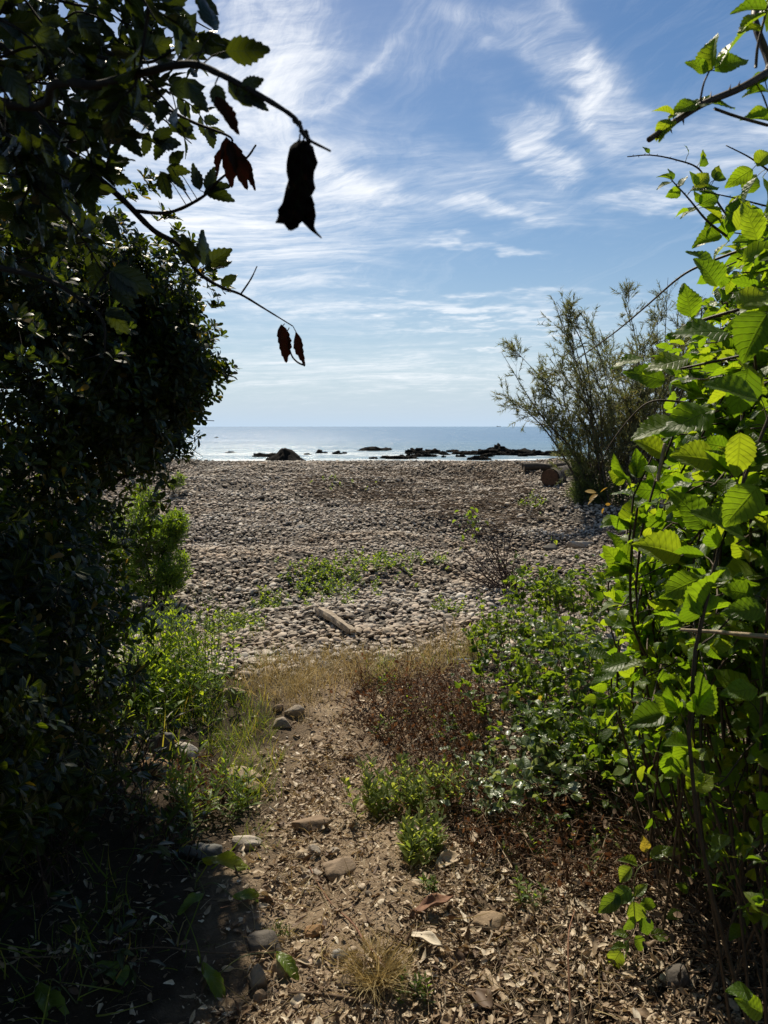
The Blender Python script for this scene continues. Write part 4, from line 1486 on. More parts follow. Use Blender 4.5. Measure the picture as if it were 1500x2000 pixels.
for q, (tx, ty, tz) in enumerate([(-2.35, 4.0, 2.6), (-1.8, 4.5, 1.8), (-1.9, 3.2, 1.2), (-2.0, 4.3, 2.8), (-2.3, 2.5, 1.9), (-2.9, 3.2, 2.2), (-1.6, 4.7, 1.3), (-1.7, 3.6, 0.7), (-2.8, 4.8, 2.0), (-2.0, 2.2, 1.0)]):
    mb = MB()
    t = (np.array([tx, ty, tz]) - np.array([0, 0, EYE])) * SC + np.array([0, 0, EYE])
    b = sh_base + np.array([rng.uniform(-.15, .15), rng.uniform(-.15, .15), -0.05])
    c = catmull([b, b + (t - b) * 0.4 + np.array([0, 0, .25]) + rng.normal(size=3) * .08, b + (t - b) * .75 + rng.normal(size=3) * .08, t], 6)
    mb.tube(c, 0.032, 0.008, 6, 0.08)
    for z in range(14):
        s = c[rng.integers(6, len(c))]
        tgt = min((tips_all[i] for i in rng.integers(0, len(tips_all), 40)), key=lambda u: np.linalg.norm(u - s) + 0.6 * (np.linalg.norm(u - s) < 0.25))
        mb.tube(catmull([s, (s + tgt) / 2 + rng.normal(size=3) * 0.06, tgt], 4), 0.007, 0.002, 4)
    mb.build('trunk', M_bark, shrub)
# bare twigs poking out below the leaves towards the sea
mb = MB()
for k in range(26):
    a = P(rng.uniform(250, 330), rng.uniform(800, 900), 3.9)
    e = P(rng.uniform(325, 402), rng.uniform(775, 900), 3.9 + rng.uniform(-.2, .2))
    mb.tube(catmull([a, (a + e) / 2 + np.array([0, 0, -rng.uniform(0.01, .07)]), e], 5), 0.0035, 0.0012, 4)
mb.build('bare_twigs', M_bark, shrub)
# sprigs that stand out against the sky
for (px, py, d) in [(432, 715, 4.6), (452, 722, 4.55), (425, 652, 4.6), (410, 640, 4.6), (435, 568, 4.6), (425, 545, 4.6), (395, 505, 4.6), (300, 365, 4.3), (292, 345, 4.3), (318, 420, 4.4), (330, 430, 4.4), (370, 470, 4.5), (350, 455, 4.5),
                    (405, 690, 4.6), (395, 725, 4.6), (270, 372, 4.3), (255, 385, 4.3), (420, 590, 4.6), (390, 745, 4.6), (340, 880, 4.6), (350, 868, 4.6), (400, 760, 4.65), (440, 738, 4.6)]:
    for z in range(3):
        p = P(px + rng.uniform(-14, 8), py + rng.uniform(-8, 14), d * SC)
        dirn = unit(np.array([0.6, 0, 0.8]) + 0.3 * rng.normal(size=3))
        e1 = unit(np.cross(dirn, [0.3, 0.7, 0.2])); e2 = np.cross(dirn, e1)
        for q in range(8):
            a = q * 2.4
            side = e1 * math.cos(a) + e2 * math.sin(a)
            sb.add(p, unit(side + dirn * (0.3 + 0.6 * q / 8)), unit(dirn - side * .3), rng.uniform(0.036, 0.055))
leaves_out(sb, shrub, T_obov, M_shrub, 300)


# ------------------------------------------------------------------ narrow-leaved shrub at the foot of the evergreen, towards the beach
def feathery(name, label, cat, base, ell, n, mat, leaf, per, wood=M_bark, parts=60, tm=T_lance, group=None):
    t = thing(name, label, cat, base, group)
    bag = Bag()
    for c, r, k in ell:
        mb = MB()
        c, r = np.array(c), np.array(r)
        cc = catmull([np.array(base) + rng.normal(size=3) * np.array([.05, .05, 0]), (np.array(base) + c) / 2 + rng.normal(size=3) * .06, c], 6)
        mb.tube(cc, 0.012, 0.005, 5)
        for q in range(k):
            u = ball()
            p = c + r * u * rng.uniform(0.3, 1.0) ** 0.5
            if p[2] < hq(p[0], p[1]) + 0.02:
                continue
            s = cc[rng.integers(len(cc) // 2, len(cc))]
            dirn = unit(0.6 * u + np.array([0, 0, 0.8]) + 0.3 * rng.normal(size=3))
            b = p - dirn * 0.10
            if q % 3 == 0:
                mb.tube([s, (s + b) / 2 + rng.normal(size=3) * .03, b], 0.003, 0.0018, 3)
            mb.tube([b, p], 0.0018, 0.001, 3)
            for z in range(per):
                f = z / per
                side = unit(np.cross(dirn, rng.normal(size=3)))
                bag.add(b + (p - b) * f, unit(side + dirn * (0.5 + 0.7 * f)), unit(dirn + 0.5 * rng.normal(size=3)), leaf * rng.uniform(0.7, 1.15))
        mb.build('branch', wood, t)
    leaves_out(bag, t, tm, mat, parts)
    return t


fb = G(300, 1185)
dF = depth_of(fb)
feathery('lentisk_shrub', 'bright narrow-leaved green shrub below the dark evergreen at the edge of the pebbles', 'shrub', fb,
         [(P(318, 1040, dF - .1), (.22, .3, .18), 210), (P(290, 1120, dF - .1), (.28, .35, .24), 250), (P(338, 1110, dF - .1), (.17, .3, .22), 170), (P(255, 1040, dF - .1), (.25, .3, .3), 200), (P(345, 1020, dF - .1), (.12, .2, .13), 100), (P(285, 975, dF + .1), (.16, .2, .16), 100)],
         0, M_lentisk, 0.052, 11)
fb2 = G(326, 968)
d2 = depth_of(fb2)
t2 = feathery('lentisk_sprig', 'small sunlit green sprig standing clear on the pebbles beside the evergreen shrub', 'shrub', fb2, [(P(348, 934, d2), (.12, .12, .13), 34), (P(336, 945, d2), (.08, .1, .08), 12)], 0, M_lentisk, 0.07, 9, parts=30)

# ------------------------------------------------------------------ tamarisk by the beach
def tamarisk(name, label, base, stems, hgt, spread, seed, n_need, fresh=None):
    t = thing(name, label, 'shrub', base, 'feathery shrubs by the beach')
    r_ = np.random.default_rng(seed)
    bag = Bag()
    for q in range(stems):
        mb = MB()
        a = (q + 0.5) / stems * 2 - 1
        lean = np.array([(a + r_.uniform(-.35, .35)) * spread * r_.uniform(.6, 1.15), r_.uniform(-.5, .5) * spread * .6, hgt * r_.uniform(.6, 1.04) * (1 - .28 * a * a)])
        b = np.array(base) + np.array([a * .45 + r_.uniform(-.12, .12), r_.uniform(-.35, .35), -.05])
        c = catmull([b, b + lean * np.array([.22, .22, .35]), b + lean * np.array([.55, .55, .7]) + r_.normal(size=3) * .13, b + lean], 7)
        mb.tube(c, r_.uniform(.014, .026), .003, 5, .05)
        for k in range(14):
            i = r_.integers(2, len(c) - 1)
            s = c[i]
            tn = unit(c[i + 1] - c[i])
            L = r_.uniform(.35, 1.0) * (1.15 - i / len(c))
            dv = unit(tn + .55 * r_.normal(size=3) * np.array([1, .8, .5]))
            e = s + dv * L + np.array([0, 0, .06])
            c2 = catmull([s, s + dv * L * .5 + r_.normal(size=3) * .03, e], 5)
            mb.tube(c2, .0055, .0018, 4)
            for w in range(6):
                j = r_.integers(2, len(c2))
                d3 = unit(dv + .7 * r_.normal(size=3) + np.array([0, 0, .25]))
                L3 = r_.uniform(.12, .38)
                e3 = c2[j] + d3 * L3
                mb.tube([c2[j], (c2[j] + e3) / 2 + r_.normal(size=3) * .012, e3], .0022, .0011, 3)
                if r_.uniform() < n_need and e3[2] > base[2] + 0.12:
                    # a brush of thin green twiglets
                    for z in range(24):
                        f = r_.uniform(.25, 1)
                        p = c2[j] + d3 * L3 * f
                        bag.add(p, unit(d3 + .55 * r_.normal(size=3)), r_.normal(size=3), r_.uniform(.05, .11))
        mb.build('stem', M_tambark, t)
    leaves_out(bag, t, [blade_t(2, .1, .11), blade_t(2, .5, .13)], M_tamarisk, 0)
    return t


tb = G(1212, 985)
tamarisk('tamarisk', 'feathery grey green tamarisk with many thin stems, rising behind the bramble beside the log', tb, 34, 3.3, 1.7, 5, .85)
tb2 = G(1320, 970) + np.array([0.1, .8, 0])
tamarisk('tamarisk', 'thin tamarisk farther right, mostly hidden behind the bramble leaves', tb2, 20, 3.9, 1.5, 9, .75)
# fresh shoots at its foot
ft = G(1128, 985)
df = depth_of(ft)
t3 = thing('tamarisk_shoots', 'soft bright green tamarisk shoots in front of the sawn log', 'shrub', ft)
bag = Bag()
for q in range(30):
    mb = MB()
    b = ft + np.array([rng.uniform(-.15, .6), rng.uniform(-.2, .2), 0])
    e = P(rng.uniform(1080, 1235), rng.uniform(850, 965), df + rng.uniform(-.3, .3))
    c = catmull([b, (b + e) / 2 + rng.normal(size=3) * .05, e], 7)
    mb.tube(c, .006, .0015, 4)
    for k in range(75):
        i = rng.integers(2, len(c))
        dv = unit((e - b) + .6 * rng.normal(size=3))
        L = rng.uniform(.08, .22)
        s = c[i]
        for z in range(6):
            bag.add(s + dv * L * rng.uniform(0, 1), unit(dv + .6 * rng.normal(size=3)), rng.normal(size=3), rng.uniform(.05, .09))
    mb.build('stem', M_tambark, t3)
leaves_out(bag, t3, [blade_t(2, .1, .10)], M_tamarisk_fresh, 0)

# ------------------------------------------------------------------ tall bramble on the right
BX = np.array([(290, 1500), (350, 1465), (420, 1425), (480, 1400), (560, 1352), (640, 1310), (690, 1250), (760, 1285), (800, 1290), (880, 1245), (950, 1205), (1010, 1190), (1080, 1205), (1150, 1185), (1250, 1165), (1350, 1150), (1430, 1170), (1500, 1225), (1560, 1270), (1650, 1340), (1750, 1410), (1850, 1455), (1960, 1490)])
br_base = np.array([1.55, 2.6, (hq(1.55, 2.6))])
bram = thing('bramble', 'tall bramble thicket with big bright toothed leaves filling the right side', 'bramble', br_base)
bb = Bag()
woody = []


def bram_depth(px, py):
    lb = np.interp(py, BX[:, 0], BX[:, 1])
    t = np.clip((px - lb) / (1500 - lb + 1), 0, 1)
    return 2.15 - 0.95 * t ** 0.7


for q in range(210):
    py = rng.uniform(440, 1780) if q > 30 else rng.uniform(420, 800)
    lb = np.interp(py, BX[:, 0], BX[:, 1]) + 14
    px = lb + (1560 - lb) * rng.uniform(0, 1) ** 0.85
    d = bram_depth(px, py) + rng.uniform(-.08, .55)
    if py > 1400 and rng.uniform() < 0.8:
        continue
    tip = P(px, py, d)
    root = np.array([tip[0] + rng.uniform(.2, .7), tip[1] + rng.uniform(-.1, .8), 0])
    root[2] = hq(root[0], root[1])
    top = max(tip[2], 0.4)
    mid = np.array([root[0] * .75 + tip[0] * .25, root[1] * .75 + tip[1] * .25, root[2] + (tip[2] - root[2]) * .55 + .12])
    mid = mid + rng.normal(size=3) * np.array([.16, .16, .05])
    m2 = np.array([root[0] * .35 + tip[0] * .65, root[1] * .35 + tip[1] * .65, root[2] + (tip[2] - root[2]) * .92 + .10])
    mb = MB()
    big = .062 + .022 * rng.uniform()
    if py > 1350:
        big *= .72
    n0 = len(bb.p)
    cane([root, mid, m2, tip], .0042, .0016, bb, mb, big, .42, big * .9, True, 5, .75, 6, .9)
    woody.append((mb, n0, len(bb.p)))
# the thicket goes on to the right of the view
for q in range(60):
    tip = P(rng.uniform(1560, 2050), rng.uniform(430, 1500), rng.uniform(1.25, 2.3))
    root = np.array([tip[0] + rng.uniform(.1, .5), tip[1] + rng.uniform(-.1, .8), 0])
    root[2] = hq(root[0], root[1])
    mb = MB()
    mid = (root + tip) / 2 + rng.normal(size=3) * .12 + np.array([0, 0, .15])
    n0 = len(bb.p)
    cane([root, mid, tip], .0042, .0016, bb, mb, .07, .35, .066, False, 4, .75, 6, .9)
    woody.append((mb, n0, len(bb.p)))
# leaves deeper in the thicket
for q in range(1900):
    py = rng.uniform(470, 1480)
    lb = np.interp(py, BX[:, 0], BX[:, 1]) + 55
    px = lb + (1620 - lb) * rng.uniform(0, 1)
    d = bram_depth(px, py) + rng.uniform(.4, 1.7)
    p = P(px, py, d)
    if p[2] < hq(p[0], p[1]) + .05:
        continue
    bramble_leaf(bb, None, p, rng.normal(size=3), rng.uniform(.045, .07), False)
for q in range(380):
    py = rng.uniform(1380, 1800)
    lb = np.interp(py, BX[:, 0], BX[:, 1]) - 10
    px = lb + (1600 - lb) * rng.uniform(0, 1)
    d = bram_depth(px, py) + rng.uniform(.1, 1.2)
    p = P(px, py, d)
    if p[2] < hq(p[0], p[1]) + .03:
        continue
    bramble_leaf(bb, None, p, rng.normal(size=3), rng.uniform(.03, .055), False)
# long named canes seen against the sky
SK = [([(1460, 450, 1.5), (1420, 420, 1.52), (1390, 375, 1.54), (1365, 330, 1.55), (1320, 312, 1.56), (1270, 303, 1.57), (1225, 306, 1.58)], .0026, .0011, .0),
      ([(1420, 462, 1.5), (1380, 430, 1.5), (1345, 388, 1.5), (1312, 352, 1.5)], .0028, .0012, .0), ([(1520, 405, 1.45), (1500, 403, 1.45), (1440, 388, 1.47), (1375, 374, 1.48)], .0024, .0010, .0),
      ([(1520, 345, 1.4), (1490, 325, 1.42), (1460, 305, 1.43), (1418, 284, 1.45)], .0022, .0010, .0), ([(1470, 480, 1.9), (1385, 512, 2.0), (1330, 540, 2.05), (1260, 600, 2.15), (1200, 650, 2.25), (1130, 700, 2.35)], .0040, .0016, .0),
      ([(1340, 785, 2.0), (1270, 785, 2.05), (1220, 830, 2.1), (1180, 890, 2.15), (1168, 940, 2.2)], .0030, .0014, .0), ([(1318, 1430, 2.2), (1300, 1380, 2.1), (1270, 1300, 2.0), (1236, 1215, 1.95), (1232, 1100, 1.9), (1245, 990, 1.85)], .0050, .003, .0),
      ([(1520, 1245, 1.15), (1440, 1238, 1.2), (1400, 1234, 1.25), (1330, 1230, 1.3)], .0042, .0028, .0), ([(1284, 940, 1.6), (1292, 900, 1.6), (1299, 866, 1.6)], .0042, .0040, .0),
      ([(1470, 690, 1.3), (1400, 705, 1.35), (1330, 720, 1.4)], .0026, .0022, 0), ([(1330, 640, 1.4), (1390, 620, 1.35), (1460, 600, 1.3)], .0036, .003, 0)]
sky_curves = []
for k, (pp, r0, r1, lf) in enumerate(SK):
    mb = MB()
    sky_c = cane([P(*q) for q in pp], r0, r1, bb, mb, .04, .5, .05, True, 5, .5, 8, lf)
    sky_curves.append(sky_c)
    mb.build('cane', M_paletwig if k in (7, 8) else M_cane, bram)
# young leaves on those thin canes
pet = MB()
for (px, py, d, ang, L) in [(1345, 300, 1.57, 100, 16), (1366, 325, 1.55, 60, 26), (1372, 312, 1.55, 80, 18), (1268, 300, 1.57, 120, 16), (1312, 352, 1.5, 150, 24), (1314, 352, 1.5, 100, 22), (1326, 365, 1.5, 60, 24), (1312, 356, 1.5, 200, 26), (1330, 372, 1.5, -160, 24),
                           (1358, 366, 1.5, 50, 34), (1350, 372, 1.5, 5, 40), (1366, 374, 1.5, 20, 36), (1360, 362, 1.5, 110, 26), (1362, 405, 1.5, 200, 30), (1365, 400, 1.5, 30, 46), (1372, 405, 1.5, -20, 44), (1368, 398, 1.5, 110, 24), (1345, 412, 1.5, 190, 24), (1395, 352, 1.52, 70, 28), (1394, 352, 1.52, 20, 26),
                           (1415, 420, 1.5, -150, 40), (1420, 425, 1.5, -80, 36), (1425, 410, 1.5, 40, 36), (1440, 385, 1.45, -110, 42), (1448, 378, 1.45, -60, 50), (1455, 378, 1.45, 60, 44), (1470, 400, 1.45, -90, 46), (1410, 460, 1.5, 190, 46), (1425, 470, 1.5, -140, 44), (1422, 455, 1.5, 80, 34), (1470, 330, 1.42, -150, 46), (1478, 325, 1.42, 50, 40), (1490, 345, 1.42, -60, 50), (1478, 345, 1.42, -120, 44)]:
    a = R(ang)
    nn = unit(np.array([0.1, -.6, .6]) + .35 * rng.normal(size=3))
    bb.add(P(px, py, d), (math.cos(a), .1, math.sin(a)), nn, L * d / FPX * 1.2)
    stalk(pet, P(px, py, d), sky_curves, .14)
tag(pet.build('stalks', M_canegreen, bram), None, None, None, 'stuff')
# big leaves at the front, each at its place
for (px, py, d, ang, L, tilt) in [(1425, 650, 1.25, 175, 120, .5), (1345, 700, 1.5, 190, 90, .5), (1255, 700, 1.8, 185, 60, .6), (1300, 745, 1.7, 160, 80, .4), (1395, 800, 1.4, 200, 110, .5), (1445, 845, 1.2, -88, 90, .15), (1500, 610, 1.1, -120, 100, .3), (1400, 560, 1.3, 120, 70, .2),
                                  (1330, 825, 1.5, 195, 100, .6), (1455, 1050, 1.2, 150, 120, .5), (1380, 1030, 1.35, 130, 100, .4), (1330, 1085, 1.5, 160, 90, .5), (1370, 1130, 1.4, 200, 85, .3), (1495, 1190, 1.1, 180, 80, .4), (1480, 1345, 1.15, 185, 70, .4), (1300, 1395, 1.6, 190, 76, .5), (1235, 1290, 1.9, 195, 64, .5),
                                  (1150, 1280, 2.4, 10, 44, .6), (1205, 1305, 2.0, 205, 60, .5), (1315, 1465, 1.7, -95, 62, .2), (1440, 600, 1.2, 30, 90, .4), (1480, 950, 1.1, -130, 100, .4), (1330, 965, 1.6, -60, 60, .3), (1470, 1940, 1.25, 170, 50, .5), (1490, 1980, 1.3, 150, 60, .5), (1480, 780, 1.1, 160, 110, .5),
                                  (1460, 720, 1.15, -100, 95, .25), (1400, 900, 1.3, 170, 90, .5), (1300, 890, 1.7, 150, 70, .4), (1350, 620, 1.5, 100, 70, .2), (1395, 520, 1.4, 140, 60, .4), (1450, 510, 1.3, 20, 90, .4), (1480, 470, 1.3, 110, 80, .3), (1440, 450, 1.4, 70, 60, .3)]:
    a = R(ang)
    nn = unit(np.array([0.0, -1, 0.15]) * (1 - tilt) + np.array([-.2, .2, 1.0]) * tilt + .12 * rng.normal(size=3))
    bb.add(P(px, py, d - .06), (math.cos(a), .05 * rng.normal(), math.sin(a)), nn, L * (d - .06) / FPX)
for mb, n0, n1 in woody[:60]:
    bb.own(n0, n1, mb.build('cane', M_cane, bram))
mw = MB()
for mb, n0, n1 in woody[60:]:
    v, f = mb.arrays()
    mw.add(v, f)
tag(mw.build('canes', M_cane, bram), None, None, None, 'stuff')
leaves_out(bb, bram, T_bramble_lo, M_bramble, 300, T_bramble_hi)

# (stalks join single leaves to the nearest wood)
# the thorny branch close by at the upper right
bc_base = np.array([1.35, 0.7, (hq(1.35, .7))])
arch = thing('bramble', 'thorny bramble branch arching in from the upper right corner against the sky', 'bramble', bc_base)
ab = Bag()
mb = MB()
ac = cane([bc_base, bc_base + np.array([.1, .1, 1.2]), P(1620, 60, 1.0), P(1500, 140, .95), P(1440, 175, .93), P(1370, 205, .92), P(1300, 250, .91), P(1267, 273, .9)], .0058, .0034, ab, mb, .04, 1.0, .05, False, 7, .5, 8, 0)
for (px, py, a) in ((1455, 160, 75), (1430, 172, 80), (1340, 240, -80), (1310, 255, -70), (1285, 268, -80), (1300, 252, 100), (1395, 190, 90), (1275, 272, -100)):
    q = ac[np.argmin(np.linalg.norm(ac - P(px, py, .918), axis=1))]
    mb.thorn(q, np.array([math.cos(R(a)), -.1, math.sin(R(a))]), .011, .0026)
mb.tube(catmull([P(1476, 132, .94), P(1480, 90, .94), P(1492, 40, .94), P(1500, 10, .94)], 6), .002, .0014, 5)
ac2 = [ac, catmull([P(1476, 132, .94), P(1480, 90, .94), P(1492, 40, .94), P(1500, 10, .94)], 6), catmull([P(1366, 207, .92), P(1374, 165, .92), P(1386, 138, .92)], 5)]
mb.tube(ac2[2], .0014, .001, 5)
mb.tube(catmull([P(1395, 212, .92), P(1440, 228, .93), P(1500, 245, .95)], 5), .0018, .002, 5)
for q in ac[4:int(len(ac) * .36)]:
    bramble_leaf(ab, mb, q, rng.normal(size=3), .05, True)
pet = MB()
mb.build('cane', M_cane, arch)
for (px, py, d, ang, L, tilt) in [(1384, 140, .92, 150, 48, .3), (1390, 138, .92, 95, 74, .75), (1396, 138, .92, 30, 80, .35), (1404, 130, .92, 58, 84, .85), (1350, 205, .92, 10, 88, .5), (1365, 200, .91, 195, 60, .4), (1315, 225, .91, 150, 40, .7), (1320, 235, .9, -140, 48, .5), (1308, 232, .9, -125, 44, .3), (1500, 20, .94, 170, 66, .3), (1495, 30, .94, 200, 60, .5),
                                  (1490, 50, .94, 190, 50, .3), (1500, 180, .95, 175, 46, .4), (1500, 150, .95, 200, 40, .4), (1500, 215, .95, 190, 42, .3), (1510, 240, .95, 160, 60, .4)]:
    a = R(ang)
    nn = unit(np.array([0.0, -1, 0.15]) * (1 - tilt) + np.array([-.3, .2, 1.0]) * tilt + .1 * rng.normal(size=3))
    ab.add(P(px, py, d), (math.cos(a), .05 * rng.normal(), math.sin(a)), nn, L * d / FPX)
    stalk(pet, P(px, py, d), ac2, .09)
tag(pet.build('stalks', M_canegreen, arch), None, None, None, 'stuff')
leaves_out(ab, arch, T_bramble_lo, M_bramble, 40, T_bramble_hi)

# ------------------------------------------------------------------ low plants, grasses, litter
T_blade = [blade_t(4, b) for b in (0.15, 0.5, 0.9, 1.4)]
T_thin = [blade_t(4, b, 0.022) for b in (0.1, 0.4, 0.8, 1.2)]


def blades(bag, base, n, spread, hmin, hmax, lean=0.35, dirv=None):
    for _ in range(n):
        a, r = rng.uniform(0, 6.283), spread * math.sqrt(rng.uniform())
        x, y = base[0] + r * math.cos(a), base[1] + r * math.sin(a)
        d = unit(np.array([lean * rng.normal(), lean * rng.normal(), 1]) + (dirv if dirv is not None else 0))
        bag.add((x, y, (hq(x, y)) - .005), d, unit(rng.normal(size=3) * np.array([1, 1, .2])), rng.uniform(hmin, hmax))


def stuff_out(name, bag, tm, mat, label, cat, aspect=None):
    M = bag.mats(aspect)
    V, F, U, Rn, _ = joined(tm, M, rng.integers(0, len(tm), len(M)), rng.uniform(0, 1, len(M)))
    return tag(link(name, mesh(name, V, F, mat, U, Rn)), label, cat, None, 'stuff')


def pix_area(poly, n):
    """n random ground points inside a pixel polygon"""
    poly = np.array(poly, float)
    lo, hi = poly.min(0), poly.max(0)
    res = []
    while len(res) < n:
        q = rng.uniform(lo, hi)
        inside = False
        j = len(poly) - 1
        for i in range(len(poly)):
            if (poly[i, 1] > q[1]) != (poly[j, 1] > q[1]) and q[0] < (poly[j, 0] - poly[i, 0]) * (q[1] - poly[i, 1]) / (poly[j, 1] - poly[i, 1]) + poly[i, 0]:
                inside = not inside
            j = i
        if inside:
            res.append(G(*q))
    return res


# --- belt of dry grass where the path meets the pebbles
dg = Bag()
for p in pix_area([(470, 1345), (520, 1300), (640, 1280), (760, 1290), (880, 1265), (930, 1290), (860, 1330), (720, 1345), (600, 1375), (500, 1380)], 150):
    blades(dg, p, 16, .07, .08, .22, .45)
for p in pix_area([(470, 1380), (560, 1370), (690, 1370), (690, 1420), (560, 1420), (500, 1450)], 26):
    blades(dg, p, 9, .06, .05, .12, .7)
for p in pix_area([(830, 1280), (900, 1230), (960, 1260), (900, 1320)], 16):
    blades(dg, p, 14, .06, .1, .25, .4)
for p in pix_area([(480, 1450), (760, 1450), (900, 1700), (1250, 1980), (480, 1980)], 150):
    blades(dg, p, 3, .05, .04, .16, 1.6)
stuff_out('dry_grass', dg, T_thin, M_straw, 'belt of dry straw coloured grass where the path meets the pebbles', 'dry grass')

# --- green grass
gg = Bag()
for poly, n, k, a, b, l in [([(400, 1400), (440, 1340), (520, 1380), (540, 1470), (540, 1560), (470, 1580), (420, 1500)], 110, 10, .05, .15, .5), ([(400, 1210), (470, 1190), (520, 1230), (470, 1260), (400, 1280)], 40, 9, .05, .13, .6),
                            ([(240, 1330), (300, 1300), (420, 1330), (420, 1420), (300, 1440)], 40, 8, .1, .24, .4), ([(700, 1300), (760, 1290), (780, 1330), (720, 1340)], 14, 10, .08, .2, .4), ([(490, 1280), (560, 1260), (560, 1300), (480, 1330)], 16, 8, .06, .14, .5),
                            ([(800, 1270), (960, 1250), (960, 1310), (800, 1320)], 20, 8, .06, .18, .5), ([(540, 1620), (500, 1680), (470, 1680), (500, 1600)], 9, 8, .05, .11, .6)]:
    for p in pix_area(poly, n):
        blades(gg, p, k, .06, a, b, l)
stuff_out('green_grass', gg, T_thin, M_grass, 'fine green grass along the grassy side of the path', 'grass')
sg = Bag()
for p in pix_area([(20, 1420), (260, 1400), (300, 1560), (400, 1700), (380, 1900), (40, 1980)], 50):
    blades(sg, p, 6, .09, .06, .22, .7)
for x_, y_ in rng.uniform((-2.6, 1.2), (-.9, 4.6), (60, 2)):
    blades(sg, (x_, y_), 6, .09, .08, .3, .6)
stuff_out('shaded_grass', sg, T_blade, M_grass, 'grass and weeds in deep shade under the evergreen shrub', 'grass')


# --- leafy herbs
def herb(name, label, cat, spots, hmin, hmax, leaf, per, tm=T_herb, mat=M_herb, parts=20, stem_mat=M_canegreen, lean=.25, up=.6, hi=None, group=None, aspect=(.8, 1.15), whorl=False):
    base = np.mean([s[:2] for s in spots], 0)
    base = np.array([base[0], base[1], (hq(*base))])
    t = thing(name, label, cat, base, group)
    bag, mb = Bag(), MB()
    for s in spots:
        b = np.array([s[0], s[1], (hq(s[0], s[1])) - .005])
        H = rng.uniform(hmin, hmax)
        e = b + H * unit(np.array([lean * rng.normal(), lean * rng.normal(), 1]))
        c = catmull([b, (b + e) / 2 + rng.normal(size=3) * H * .05, e], 5)
        mb.tube(c, .0019, .0009, 4)
        for k in range(per):
            f = .12 + .88 * (k + rng.uniform()) / per
            i = min(int(f * (len(c) - 1)), len(c) - 1)
            a = k * 2.4 + rng.uniform(-.4, .4)
            d = unit(np.array([math.cos(a), math.sin(a), up + .9 * f * f]))
            bag.add(c[i], d, unit(np.array([0, 0, 1.0]) - .5 * d + .25 * rng.normal(size=3)), leaf * (1.1 - .45 * f) * rng.uniform(.75, 1.2))
    tag(mb.build('stems', stem_mat, t), None, None, None, 'stuff')
    leaves_out(bag, t, tm, mat, parts, hi, aspect)
    return t


def around(px, py, n, rx, ry=None):
    c = G(px, py)
    ry = ry or rx
    return [(c[0] + rx * rng.normal() * .6, c[1] + ry * rng.normal() * .6) for _ in range(n)]


herb('leafy_herb', 'bushy bright green herb, tallest of the sunlit plants beside the dark shrub', 'herb', around(330, 1345, 150, .26, .40), .30, .62, .058, 17, T_lance, M_bright, 60, aspect=(1.0, 1.7))
herb('leafy_herb', 'bright green herb with broad jagged leaves in front of the bushy one', 'herb', around(280, 1400, 46, .24, .2), .18, .40, .075, 10, T_herb, M_bright, 50)
herb('leafy_herb', 'thin seeding stalks rising out of the bushy bright green herb', 'herb', around(400, 1330, 20, .2, .2), .4, .68, .02, 22, T_lance, M_grass, 0, lean=.12)
herb('narrow_leaf_plant', 'dark green willow-like plant with long narrow leaves in front of the pale blocky stone', 'plant', around(372, 1590, 9, .09), .22, .42, .075, 20, T_lance, M_herb, 50, aspect=(.7, 1.0))
herb('narrow_leaf_plant', 'smaller narrow-leaved plant beside the willow-like one near the path', 'plant', around(440, 1575, 13, .12), .12, .26, .06, 13, T_lance, M_herb, 30)
herb('goosefoot', 'upright pale green weed cluster at the right of the path, the taller one', 'weed', around(775, 1590, 28, .13, .12), .12, .27, .055, 15, T_herb, M_goose, 60, lean=.14, up=1.0)
herb('goosefoot', 'right half of the upright pale green weed cluster', 'weed', around(850, 1565, 18, .09, .08), .10, .22, .05, 13, T_herb, M_goose, 30, lean=.14, up=1.0)
herb('goosefoot', 'low pale green weed just below the taller weed cluster beside the path', 'weed', around(825, 1665, 22, .075, .07), .08, .17, .052, 12, T_herb, M_goose, 40, lean=.14, up=1.0)
herb('seedling', 'tiny green seedling beside the whitish oval stone', 'seedling', around(462, 1600, 3, .03), .08, .14, .035, 6, T_herb, M_herb, 10)
herb('seedling', 'little weed growing in the litter left of the hanging bramble shoot', 'seedling', around(1030, 1765, 6, .05), .06, .12, .035, 8, T_herb, M_herb, 16)
herb('seedling', 'small pale weed beside the curled bark below the straw tuft', 'seedling', around(798, 1960, 6, .035), .04, .08, .03, 7, T_herb, M_herb, 14)
herb('seedling', 'small bright weed between the large brown stone and the litter slope', 'seedling', around(842, 1735, 5, .03), .04, .08, .03, 7, T_herb, M_herb, 12)
herb('seedling', 'tiny tuft of green beside the dark angular stone', 'seedling', around(546, 1832, 8, .03), .03, .07, .025, 6, T_lance, M_grass, 0)
herb('seedling', 'lone young plant at the foot of the brown dead fern pile', 'seedling', around(745, 1440, 4, .05), .08, .14, .04, 8, T_herb, M_herb, 14)
for (px, py, n, sx, sy, lab) in [(640, 1135, 150, .40, .5, 'largest patch of low green weeds out on the pebbles'), (745, 1100, 80, .40, .5, 'low green weeds on the pebbles just beyond the largest weed patch'), (525, 1182, 22, .16, .2, 'small dark green weed patch on the pebbles nearer the left bush'),
                                 (445, 1225, 60, .25, .3, 'green creeping weeds on the pebbles beside the bushy herb'), (850, 1100, 14, .2, .2, 'sparse low weeds on the pebbles between the weed patch and the bare twigs'), (880, 1195, 14, .12, .15, 'small yellowish weed on the pebbles near the bramble'),
                                 (1035, 985, 24, .25, .3, 'sparse dry green weeds on the pebbles below the sawn log'), (650, 942, 12, .5, .4, 'faint greenish weeds near the crest of the beach')]:
    herb('creeping_weed', lab, 'weed', around(px, py, n, sx, sy), .05, .16, .042, 12, T_small, M_herb, 24, lean=.6)


